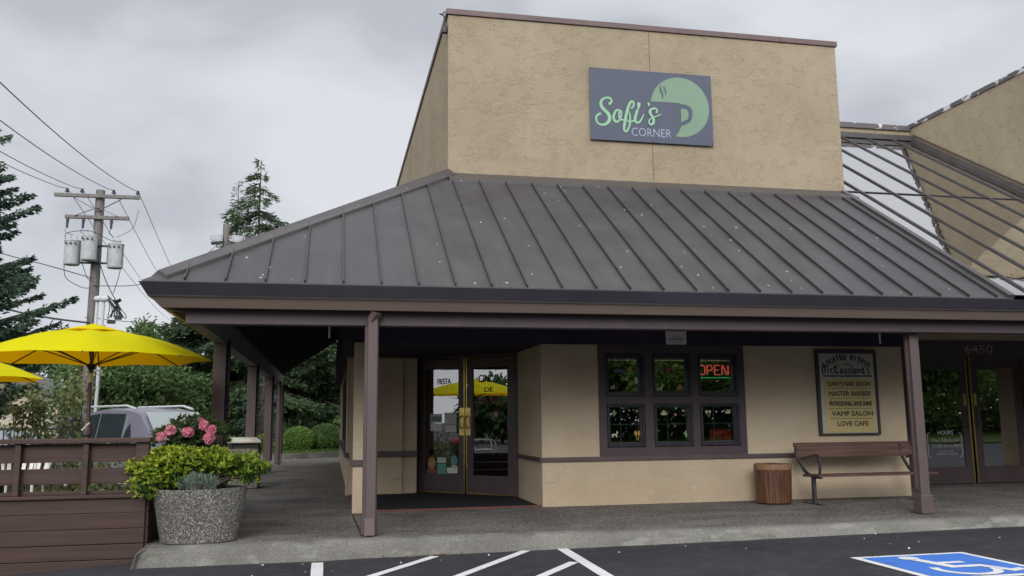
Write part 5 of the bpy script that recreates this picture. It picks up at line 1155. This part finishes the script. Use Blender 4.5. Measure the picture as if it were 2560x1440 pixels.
# ------------------------------------------------------------ vehicles
def car(name, label, loc, rot, paint, L=4.4, Wd=1.8, H=1.75, kind='van', group=None, k=1.0):
    kk = k
    """built pointing along +X about the origin, then placed"""
    t = thing(name, label, 'van' if kind == 'van' else 'car', (0,0,0), group)
    hl = L/2
    if kind == 'van':
        st = [(-hl, .45, .95, .98, .80, .74), (-hl+.08, .34, 1.0, 1.45, .88, .70), (-hl+.3, .30, 1.0, 1.68, .9, .70), (-.6, .28, 1.0, H, .9, .72), (.35, .28, .98, H-.02, .9, .72), (.75, .28, .97, H-.10, .9, .70), (1.28, .28, .98, 1.25, .9, .76), (1.55, .28, .97, 1.02, .88, .80), (hl-.25, .30, .88, .90, .84, .74), (hl, .38, .62, .66, .74, .66)]
        gl = [(2, 3), (3, 4), (4, 5)]; ws = (5, 7)
    else:
        st = [(-hl, .4, .78, .80, .76, .7), (-hl+.15, .3, .9, .95, .86, .78), (-hl+.75, .26, .92, 1.02, .88, .78), (-1.05, .25, .92, 1.30, .88, .62), (-.4, .25, .92, H, .88, .60), (.25, .25, .92, H-.02, .88, .60), (1.05, .25, .92, .99, .88, .76), (hl-.3, .27, .78, .82, .84, .74), (hl, .36, .58, .6, .74, .66)]
        gl = [(3, 4), (4, 5)]; ws = (5, 6)
    mb = MB(); vs = []; k = 10
    for (x, zb, zs, zr, wb, wr) in st:
        rz2 = zr
        vs += [(x,-wb*.92,zb),(x,-wb,zb+.18),(x,-wb*1.0,(zb+zs)/2+.05),(x,-wb*.97,zs),(x,-wr,rz2-.05),(x,-wr*.6,rz2),(x,wr*.6,rz2),(x,wr,rz2-.05),(x,wb*.97,zs),(x,wb,(zb+zs)/2+.05),(x,wb,zb+.18),(x,wb*.92,zb)]
    m_ = 12; ns = len(st)
    fs = [(i*m_+j, (i+1)*m_+j, (i+1)*m_+(j+1) % m_, i*m_+(j+1) % m_) for i in range(ns-1) for j in range(m_)] + [tuple(range(m_)), tuple(range((ns-1)*m_, ns*m_))]
    mb.add(vs, fs); body = mb.build('body', paint, t, True)
    s_ = body.modifiers.new('bevel', 'BEVEL'); s_.width = .03; s_.segments = 2; s_.limit_method = 'ANGLE'
    def P(i, side, f, off=.012):   # f 0 belt .. 1 roof edge, on the side of station i
        x, zb, zs, zr, wb, wr = st[i]; y = (wb*.97 + (wr-wb*.97)*f + off)*side; return Vector((x, y, zs+(zr-.05-zs)*f))
    for side in (-1, 1):
        for a, b in gl:
            p = [P(a,side,.06), P(b,side,.06), P(b,side,.93), P(a,side,.93)]; c = sum(p, Vector())/4; q = [c+(v-c)*.955 for v in p]
            if b == gl[-1][1]: q[2].x -= .28 if kind == 'van' else .5
            if a == gl[0][0] and kind != 'van': q[3].x += .35
            MB().add([tuple(v) for v in q], [(0,1,2,3)]).build('side_window', M['carglass_dark'], t, recalc=False)
    a, b = ws; xa, za, wa = st[a][0], st[a][3], st[a][5]; xb, zb_, wb_ = st[b][0], st[b][3], st[b][5]
    if kind == 'van': xb, zb_, wb_ = 1.42, 1.12, .74
    up = Vector((.03,0,.025)); MB().add([tuple(Vector(v)+up) for v in ((xa+.03,-wa*.86,za-.03),(xa+.03,wa*.86,za-.03),(xb,wb_*.98,zb_+.0),(xb,-wb_*.98,zb_+.0))], [(0,1,2,3)]).build('windscreen', M['carglass_sky'], t, recalc=False)
    if kind == 'van':
        for s2 in (-1, 1): 
            MB().tube([(-1.7, .66*s2, 1.70), (-1.5, .66*s2, H+.03), (.2, .66*s2, H+.035), (.55, .66*s2, H-.04)], .025, 6).build('roof_rail', M['rail'], t, True)
            MB().box(-1.1, 1.1, .89*s2-.02, .89*s2+.02, .27, .36).build('sill', M['rail'], t)
        MB().tube([(-.1, 0, H), (-.22, 0, H+.22)], .006, 5).build('aerial', M['black'], t)
    for s2 in (-1, 1):
        for wx in (-hl*.62, hl*.64):
            w_ = MB().tube([(wx, .80*s2-.1*s2, .33), (wx, .80*s2+.11*s2, .33)], .33, 24).build('wheel', M['tyre'], t, True)
            MB().tube([(wx, .905*s2, .33), (wx, .925*s2, .33)], .2, 20).build('rim', M['rail'], w_, True)
        MB().box(hl-.22, hl-.06, .55*s2-.15, .55*s2+.15, .62, .78).build('headlight', M['white'], t, bevel=.03)
        MB().box(.95, 1.12, .95*s2-.08, .95*s2+.08, 1.0, 1.16).build('wing_mirror', paint, t, bevel=.03)
    t.location = loc; t.rotation_euler = (0, 0, rot); t.scale = (kk, kk, kk*.965 if kk > 1 else 1); return t
M['carglass_dark'] = mat('car_side_glass', (.03,.04,.045), .06, spec=1)
M['carglass_sky'] = mat('windscreen_sky_reflection', (.24,.29,.28), .06, spec=1)  # pale green-grey base colour stands in for reflected sky
for k_ in ('carglass_dark', 'carglass_sky'): M[k_].node_tree.nodes['Principled BSDF'].inputs['IOR'].default_value = 1.9
car('parked_van', 'dark plum minivan with silver roof rails parked behind the deck rail', (-4.12, 22.0, -.16), R(-47), M['car_purple'], L=4.75, Wd=1.95, H=1.84, k=1.1)
car('parked_car', 'dark car behind the black fence at the far left', (-12.2, 27.5, -.16), R(20), M['car_dark'], 4.5, 1.8, 1.47, 'sedan', 'cars parked behind the fence')
car('parked_car', 'silver car behind the black fence, left of the minivan', (-9.3, 28.5, -.16), R(-20), M['car_silver'], 4.5, 1.8, 1.45, 'sedan', 'cars parked behind the fence')

# ------------------------------------------------------------ utility pole and wires
UX, UY = -8.0, 32.0
t = thing('utility_pole', 'weathered wooden utility pole carrying crossarms and three grey transformers', 'utility pole', (UX, UY, -.16))
MB().tube([(UX-.05, UY, -.16), (UX, UY, 9.5)], [.19, .15], 14).build('shaft', M['polewood'], t, True)
for z, x0, x1 in ((9.24, -9.42, -6.66), (8.48, -9.03, -6.97)):
    MB().box(x0, x1, UY-.28, UY-.16, z-.06, z+.06).build('crossarm', M['polewood'], t, bevel=.008)
mb = MB()
for s_ in (-1, 1):
    mb.bar((UX+s_*.8, UY-.30, 9.16), (UX, UY-.2, 8.72), .05, .02); mb.bar((UX+s_*.72, UY-.30, 8.5), (UX, UY-.2, 8.85), .05, .02)
mb.build('brace', M['polewood'], t)
WX = [-9.02, -8.54, -7.52, -6.73]
for x in WX: MB().lathe((x, UY-.22, 9.30), [(.02,0),(.02,.05),(.075,.06),(.07,.1),(.035,.11),(.05,.13),(.045,.18),(.0,.19)], 10).build('insulator', M['dark_metal'], t, True)
for x in (-8.9, -8.4, -7.5):
    mb = MB(); mb.tube([(x, UY-.3, 8.42), (x, UY-.42, 8.3)], .03, 6); mb.tube([(x, UY-.42, 8.36), (x+.01, UY-.42, 8.06)], .04, 8); mb.tube([(x+.07, UY-.45, 8.34), (x+.03, UY-.45, 8.08)], .014, 5); mb.build('fuse_cutout', M['dark_metal'], t, True)
for (x, y, z) in ((-8.68, UY-.40, 6.76), (-8.12, UY-.55, 6.9), (-7.30, UY-.40, 6.68)):
    tr = MB().lathe((x, y, z), [(.235,0),(.25,.02),(.255,.06),(.255,.80),(.27,.81),(.27,.84),(.2,.88),(.0,.9)], 24).build('transformer', M['grey_metal'], t, True)
    for dx in (-.08, .1): MB().lathe((x+dx, y, z+.87), [(.03,0),(.045,.03),(.03,.06),(.04,.09),(.02,.14),(.01,.2)], 8).build('bushing', M['grey_metal'], tr, True)
    for dx in (-.15, 0, .15): MB().box(x+dx-.03, x+dx+.03, y-.3, y-.25, z+.68, z+.75).build('terminal', M['dark_metal'], tr)
mb = MB()
for z in (7.46, 6.86): mb.box(-8.68, -7.3, UY-.2, UY-.12, z, z+.06); mb.box(-7.62, -7.56, UY-.22, UY-.16, 6.86, 7.5)
mb.build('bracket', M['dark_metal'], t)
for dx, zt in ((.16, 5.55), (.36, 5.55)):
    c = MB().tube([(UX-.08+dx, UY-.2, -.1), (UX+dx, UY-.2, zt)], .055, 10).build('conduit', M['conduit'], t, True)
    MB().lathe((UX+dx+.05, UY-.25, zt), [(.06,0),(.11,.03),(.13,.1),(.09,.17),(.0,.2)], 12, 1.3, 1).build('weatherhead', M['conduit'], c, True)
mb = MB()
for z in (4.7, 3.2): mb.box(UX, UX+.45, UY-.28, UY-.16, z, z+.04)
mb.build('conduit_strap', M['galv'], t)
mb = MB()
for k in range(7):
    a = rng.rand()*2; mb.tube(catmull([(UX+.5, UY-.3, 5.7), (UX+.6+.08*k, UY-.35, 5.35-.06*k), (UX+.55+.09*k, UY-.3, 4.95+.03*k), (UX+.8, UY-.35, 5.4)], 5), .015, 5)
mb.box(UX+.55, UX+.8, UY-.4, UY-.3, 4.78, 4.9); mb.box(UX+.78, UX+1.0, UY-.4, UY-.3, 4.92, 5.06); mb.tube([(UX+.72, UY-.35, 5.6), (UX+.95, UY-.35, 5.25)], .05, 6); mb.tube([(UX+.74, UY-.35, 5.5), (UX+.95, UY-.4, 5.6)], .06, 6); mb.tube([(UX+.5, UY-.3, 5.75), (UX+.75, UY-.33, 5.5)], .02, 5)
mb.build('cable_bundle', M['black'], t)
mb = MB()
mb.tube(catmull([(-8.9,UY-.45,7.62),(-8.85,UY-.5,7.85),(-8.1,UY-.6,7.92),(-7.5,UY-.5,7.65),(-7.1,UY-.5,7.6)],6), .013, 5)
mb.tube(catmull([(-8.9,UY-.45,6.76),(-8.8,UY-.45,6.3),(-8.3,UY-.4,6.0),(-8.0,UY-.4,6.0)],6), .013, 5)
mb.tube(catmull([(-8.35,UY-.5,6.9),(-8.1,UY-.6,6.3),(-7.95,UY-.4,6.2)],6), .013, 5); mb.tube(catmull([(-7.05,UY-.5,7.5),(-7.1,UY-.5,6.6),(-7.3,UY-.4,5.8)],6), .013, 5)
mb.tube(catmull([(-8.0,UY-.35,7.6),(-7.7,UY-.4,6.6),(-7.4,UY-.35,5.9),(-7.1,UY-.35,5.4)],6), .016, 5); mb.tube(catmull([(-6.68,UY-.2,8.8),(-6.8,UY-.4,8.1),(-7.3,UY-.45,7.75)],6), .009, 5)
for x0, x1 in ((-8.9,-8.65),(-8.4,-8.1),(-7.5,-7.4)): mb.tube(catmull([(x0,UY-.4,8.06),(x0-.05,UY-.4,7.9),(x1,UY-.45,7.78)],4), .008, 4)
mb.build('jumper_cable', M['wire'], t)
names = ['leftmost', 'second from the left', 'third from the left', 'rightmost']
for x, nm in zip(WX, names):
    pts = [(x + .078*(32-y), y-.22 if y == 32 else y, 9.47-.19*(32-y)+.0026*(32-y)**2) for y in np.linspace(-41, 32, 48)]
    o = MB().tube(pts, .011, 5).build('power_line', M['wire'], None, True); tag(o, nm + ' of the four overhead wires reaching the top crossarm from upper left', 'overhead wire', 'overhead wires')
    pts = [(x + .078*(32-y), y-.22 if y == 32 else y, 8.8+.00127*(y-55)**2) for y in np.linspace(32, 78, 20)]
    o = MB().tube(pts, .011, 5).build('power_line', M['wire'], None, True); tag(o, nm + ' of the four wires leaving the top crossarm downward behind the roof', 'overhead wire', 'overhead wires')
def cable(pts, r, label):
    o = MB().tube(catmull(pts, 8), r, 6).build('service_cable', M['wire'], None, True); tag(o, label, 'overhead cable', 'low cables at the utility pole')
cable([(-8.0, 31.82, 6.1), (-6.8, 32, 6.16), (-5.76, 32.2, 6.47), (-4.9, 33, 7.2), (-4.25, 34.8, 8.35)], .014, 'thin service cable rising from the pole to the floodlight post')
cable([(-14, 30.5, 8.2), (-11.1, 31.2, 7.15), (-9.5, 31.6, 6.75), (-8.05, 31.84, 6.36)], .016, 'cable reaching the pole just below the transformers from the left')
cable([(-14.5, 31, 6.6), (-10.9, 31.5, 5.33), (-9.4, 31.7, 4.98), (-8.05, 31.84, 4.82)], .035, 'thick black cable reaching the pole above the parasol')
cable([(-9.1, 31.6, 4.95), (-9.2, 31.5, 4.65), (-9.05, 31.5, 4.5), (-8.85, 31.5, 4.7), (-8.95, 31.6, 4.94)], .018, 'looped slack of cable hanging left of the pole')
cable([(-14.5, 27, 4.7), (-11.2, 27, 4.0), (-9.5, 27, 3.8), (-6.5, 27, 3.95)], .045, 'thick cable passing just above the parasol at left edge')
cable([(-8.2, 31.8, 5.0), (-5.0, 36, 5.15), (4, 50, 6.2)], .012, 'thin wire running right from the pole above the tree tops')
# floodlight post
t = thing('floodlight_post', 'wooden post with two floodlights showing above the roof slope', 'light post', (-4.1, 35, 0))
MB().tube([(-4.1, 35, 0), (-4.1, 35, 9.1)], .12, 12).build('post', M['polewood'], t, True)
for x, s_ in ((-4.42, -1), (-3.66, 1)):
    fl_ = MB(Matrix.Translation((x, 34.8, 8.45)) @ Matrix.Rotation(R(-38), 4, 'X') @ Matrix.Rotation(R(10*s_), 4, 'Y')).box(-.22,.22,-.08,.12,-.2,.2).build('floodlight', M['galv'], t, bevel=.03)
    MB(Matrix.Translation((x, 34.8, 8.45)) @ Matrix.Rotation(R(-38), 4, 'X') @ Matrix.Rotation(R(10*s_), 4, 'Y')).box(-.18,.18,-.095,-.08,-.16,.16).build('lens', M['galv'], fl_)
    MB().tube([(-4.1, 34.95, 8.2), (x, 34.85, 8.15), (x, 34.85, 8.3)], .025, 6).build('bracket', M['dark_metal'], t)
# house behind
t = thing('distant_house', 'tan house with a low grey gable roof beyond the parking lot', 'house', (-18, 46, -.2))
xl, xr, hy = -26, -10.6, 42; pk = (-19.5, 5.3); ev = 2.15
mb = MB(); mb.prism([(xl+.5,-.3),(xr-.6,-.3),(xr-.6,ev+.1),(pk[0],pk[1]-.12),(xl+.5,ev+.1)], 'y', hy, hy+10); mb.build('wall', M['house'], t)
mb = MB(); 
for a, b in (((pk[0],pk[1]),(xr,ev)),((pk[0],pk[1]),(xl,ev-.1))):
    mb.add([(a[0],hy-.5,a[1]),(b[0],hy-.5,b[1]),(b[0],hy+10.5,b[1]),(a[0],hy+10.5,a[1]),(a[0],hy-.5,a[1]+.14),(b[0],hy-.5,b[1]+.14),(b[0],hy+10.5,b[1]+.14),(a[0],hy+10.5,a[1]+.14)], [(3,2,1,0),(4,5,6,7),(0,1,5,4),(1,2,6,5),(2,3,7,6),(3,0,4,7)])
mb.build('roof', M['shingle'], t)
t = thing('chain_link_fence', 'chain-link fence in front of the tan house', 'fence', (-14, 37, -.2))
for k in range(6): MB().tube([(-20+2.4*k, 37, -.2), (-20+2.4*k, 37, 1.75)], .03, 6).build('post', M['chain'], t)
mb = MB(); mb.tube([(-20, 37, 1.72), (-8, 37, 1.72)], .02, 5); mb.build('top_rail', M['chain'], t)
mb = MB()
for k in range(110): 
    x = -20+.11*k; mb.bar((x, 37, -.1), (x+.9, 37, 1.7), .004, .004); mb.bar((x+.9, 37.005, -.1), (x, 37.005, 1.7), .004, .004)
mb.build('mesh', M['chain'], t)

# ------------------------------------------------------------ vegetation
G1 = 'tall trees beyond the side walkway'
# left edge tree: up-swept tufts
conifer('pine_tree', 'dark blue-green tree with upswept tufted branches at the left edge', (-9.1, 23, -.16), 9.2, 2.15, 105000, .13, M['leaf_blue'], 'trees at the left', droop=-.05, upsweep=.35, levels=32, base=.1, lw=.42, pw=.4, trunk_r=.2, nbr=10)
conifer('cedar_tree', 'tall cedar with drooping tips rising above the roof hip', (-3.95, 48, 0), 15.6, 5.0, 30000, .34, M['leaf_dark'], G1, droop=.5, nbr=9, levels=17, base=.2, lw=.2, pw=.75)
conifer('spruce_tree', 'thin sparse spruce left of the tall cedar', (-5.3, 50, 0), 14.9, 1.9, 4200, .26, M['leaf_dark'], G1, droop=.1, upsweep=.15, levels=30, base=.2, lw=.16, pw=.9)
conifer('fir_tree', 'dark fir just left of the covered walkway', (-6.2, 41, 0), 7.4, 2.8, 26000, .27, M['leaf_dark'], G1, droop=.2, levels=20, lw=.32, pw=.6)
conifer('fir_tree', 'dark fir filling the gap between the first two walkway posts', (-3.6, 40, 0), 9.5, 3.2, 28000, .27, M['leaf_dark'], G1, droop=.25, levels=22, lw=.32, pw=.6)
conifer('fir_tree', 'broad dark fir seen between the walkway posts and side wall', (-.6, 42.5, 0), 10.5, 3.6, 36000, .27, M['leaf_dark'], G1, droop=.3, levels=24, lw=.32, pw=.55)
conifer('fir_tree', 'dark fir touching the header of the side wall', (2.4, 44, 0), 10.5, 3.6, 28000, .28, M['leaf_dark'], G1, droop=.3, levels=24, lw=.32, pw=.55)
conifer('fir_tree', 'fir standing behind the broad dark fir', (-2.2, 47, 0), 11, 4.2, 24000, .3, M['leaf_blue'], G1, droop=.3, levels=22, lw=.32, pw=.55)
conifer('young_fir', 'young pale fir in front of the dark firs behind the posts', (-2.55, 35.5, 0), 3.3, 1.2, 4500, .16, M['leaf_blue'], G1, droop=.15, levels=13, lw=.24, pw=.75)
broadleaf('broadleaf_tree', 'mid green leafy tree behind the minivan', (-8.3, 38, 0), 4.9, 2.5, 15000, .19, M['leaf_mid'], G1, clumps=34, low=.05)
broadleaf('broadleaf_tree', 'leafy tree behind the rhododendron left of the dark fir', (-6.1, 36.5, 0), 4.2, 2.2, 12000, .18, M['leaf_mid'], G1, clumps=30, low=.05)
broadleaf('broadleaf_tree', 'taller leafy tree under the right half of the parasol', (-9.7, 44, 0), 5.8, 2.0, 10000, .22, M['leaf_mid'], G1, clumps=28, low=.08)
broadleaf('broadleaf_tree', 'pale tree crown poking above the right side of the parasol', (-9.0, 47, 0), 7.0, 2.0, 8000, .2, M['leaf_mid'], G1, clumps=26, low=.3, squash=.9)
broadleaf('broadleaf_tree', 'distant tree seen above the tan house and second parasol', (-17.5, 56, 0), 6.4, 3.4, 8000, .28, M['leaf_mid'], G1, clumps=22, low=.1)
broadleaf('distant_tree', 'far tree line mass left of the utility pole', (-22, 60, 0), 6.0, 4.0, 8000, .3, M['leaf_mid'], G1, clumps=22, low=.1)
broadleaf('distant_tree', 'far tree behind the utility pole base', (-14, 62, 0), 3.2, 3.5, 7000, .3, M['leaf_dark'], G1, clumps=22, low=.05)
# sparse shrubs behind the deck
def sparse(label, x, y, h, w_, n, seed):
    t = thing('rose_shrub', label, 'shrub', (x, y, -.16), 'tall thin shrubs behind the deck'); mb = MB(); Ps = []
    for k in range(6):
        a = rng.rand()*6.28; r = w_*rng.rand()**.5; P = catmull([(x+rng.normal()*.08, y, -.16), (x+.4*r*math.cos(a), y+.4*r*math.sin(a), h*.4), (x+.8*r*math.cos(a), y+.6*r*math.sin(a), h*.75), (x+r*math.cos(a)+rng.normal()*.05, y+r*.7*math.sin(a), h*(.75+.3*rng.rand()))], 6)
        mb.tube(P, [.007]*len(P), 4)
        for p in P[5:]: Ps.append(np.array(p))
    mb.build('stems', M['bark'], t); Ps = np.array(Ps); idx = rng.randint(0, len(Ps), n); leaves('foliage', Ps[idx]+rng.normal(size=(n,3))*.075, rdir(n)+np.array([0,0,-.2]), .075, .05, M['leaf_sparse'], t)
sparse('thin leafy shrub left of the parasol pole', -4.85, 15.6, 2.05, .3, 650, 1)
sparse('thin shrub with brownish leaves just left of the parasol pole', -4.5, 15.9, 2.2, .42, 900, 2)
sparse('thin leafy shrub directly behind the parasol pole', -4.1, 15.7, 2.3, .22, 420, 3)
# clipped hedges
HG = 'clipped round hedges on the rear lawn'
def hedge(label, x, y, r, h, mtl, n=3200):
    t = thing('round_hedge', label, 'hedge', (x, y, .2), HG); v = rdir(n); v[:,2] = v[:,2]; P = np.array([x,y,.2+h/2]) + v*np.array([r,r,h/2])*(.9+.1*rng.rand(n,1)); P[:,2] = np.maximum(P[:,2], .25)
    MB().tube([(x,y,.2),(x,y,.2+h*.6)], .05, 6).build('stems', M['bark'], t)
    mb = MB(); mb.lathe((x,y,.2), [(r*.5,.08),(r*.78,h*.25),(r*.84,h*.5),(r*.7,h*.8),(r*.3,h*.93),(0,h*.95)], 14); mb.build('core', M['leaf_var_dk'], t, True)
    leaves('foliage', P, v+rng.normal(size=(n,3))*.5+np.array([0,0,.2]), .075, .045, mtl, t)
hedge('bright green round hedge beside the last walkway post', -1.12, 33.9, .58, 1.02, M['leaf_bright'])
hedge('darker round hedge with yellow-green top near the side wall', -.12, 34.4, .62, 1.12, M['leaf_mid'])
hedge('hedge half hidden behind the side wall edge', .85, 34.8, .5, .95, M['leaf_bright'])
hedge('low hedge behind the third walkway post', -2.35, 33.3, .4, .75, M['leaf_bright'], 1800)
hedge('small hedge behind the square bin', -2.3, 21.8, .35, .88, M['leaf_bright'], 1500)
# grass on the rear bank
n = 9000; P = np.stack([-3.5+rng.rand(n)*7, 31.2+rng.rand(n)*5, np.full(n, .3)], 1); P = P[P[:,1] > 31.9+.45*(P[:,0]+1.2)]
tag(leaves('grass', P, np.array([[0,0,1]])+rng.normal(size=(len(P),3))*.35, .12, .02, M['leaf_grass']), 'grass on the bank around the clipped hedges', 'grass', kind='stuff')
n = 9000; P = np.stack([-11+rng.rand(n)*8.6, 14.9+rng.rand(n)*1.2, .1+rng.rand(n)**1.4*1.05], 1); P[:,2] *= .75+.25*np.sin(P[:,0]*3.1)
tag(leaves('planting_bed', P, rdir(n)+np.array([0,0,.5]), .09, .05, M['leaf_sparse']), 'low mixed planting behind the deck, seen through the rail gaps', 'planting', kind='stuff')
# ground cover under the far trees
n = 26000; P = np.stack([-24+rng.rand(n)*30, 38+rng.rand(n)*16, .15+rng.rand(n)**2*1.2], 1)
tag(leaves('undergrowth', P, rdir(n)+np.array([0,0,.4]), .22, .13, M['leaf_mid']), 'undergrowth along the foot of the far trees', 'undergrowth', kind='stuff')
# trees across the parking lot, seen in the glass
for i, (x, y, h, r) in enumerate(((9,-24,9,5.5),(19,-27,11,6.5),(29,-23,10,6),(40,-26,12,7),(52,-24,11,7),(66,-27,12,8),(-8,-30,9,6))):
    broadleaf('parking_lot_tree', 'leafy tree %s across the lot, seen only reflected' % ('nearest', 'second', 'third', 'fourth', 'fifth', 'sixth', 'lone left')[i], (x, y, 0), h, r, 20000, .34, M['leaf_bright'], 'trees across the parking lot', clumps=30, low=.03)
for i, (x, y, h, r) in enumerate(((-42,6,4.2,4),(-46,16,5,4),(-44,30,4.5,5))):
    broadleaf('roadside_tree', 'roadside tree far left of frame, %s one' % ('near', 'middle', 'far')[i], (x, y, 0), h, r, 3500, .6, M['leaf_mid'], 'roadside trees far left', clumps=18, low=.05)
n = 120000; P = np.stack([-25+rng.rand(n)*110, -30-rng.rand(n)*4, rng.rand(n)**1.1*7.5], 1)
tag(leaves('undergrowth', P, rdir(n)+np.array([0,0,.4]), .4, .26, M['leaf_mid']), 'dense hedge line across the parking lot behind the camera', 'undergrowth', kind='stuff')
# litter on the asphalt
n = 26; P = np.stack([-1+rng.rand(n)*9.5, 9.83-rng.rand(n)**2*2.0, np.zeros(n)], 1); P[:,2] = [gh(x)+.008 for x in P[:,0]]
tag(leaves('pebbles_and_leaves', P, rdir(n)*np.array([1,1,.1]), .03, .022, M['decal_white']), 'small pale crumbs of litter on the asphalt by the kerb', 'litter', kind='stuff')
n = 40; P = np.stack([1.0+rng.normal(size=n)*.25, np.full(n, 9.92)+rng.normal(size=n)*.03, np.full(n, .0)], 1); P[:,1] = np.minimum(P[:,1], 9.93); P[:,2] = [gh(x)+.01 for x in P[:,0]]
tag(leaves('dry_leaves', P, rdir(n)*np.array([1,1,.3]), .03, .018, M['dry']), 'dry yellow leaves gathered at the kerb foot', 'leaf litter', kind='stuff')
for o in list(bpy.data.objects):
    if '_loc' in o: del o['_loc']
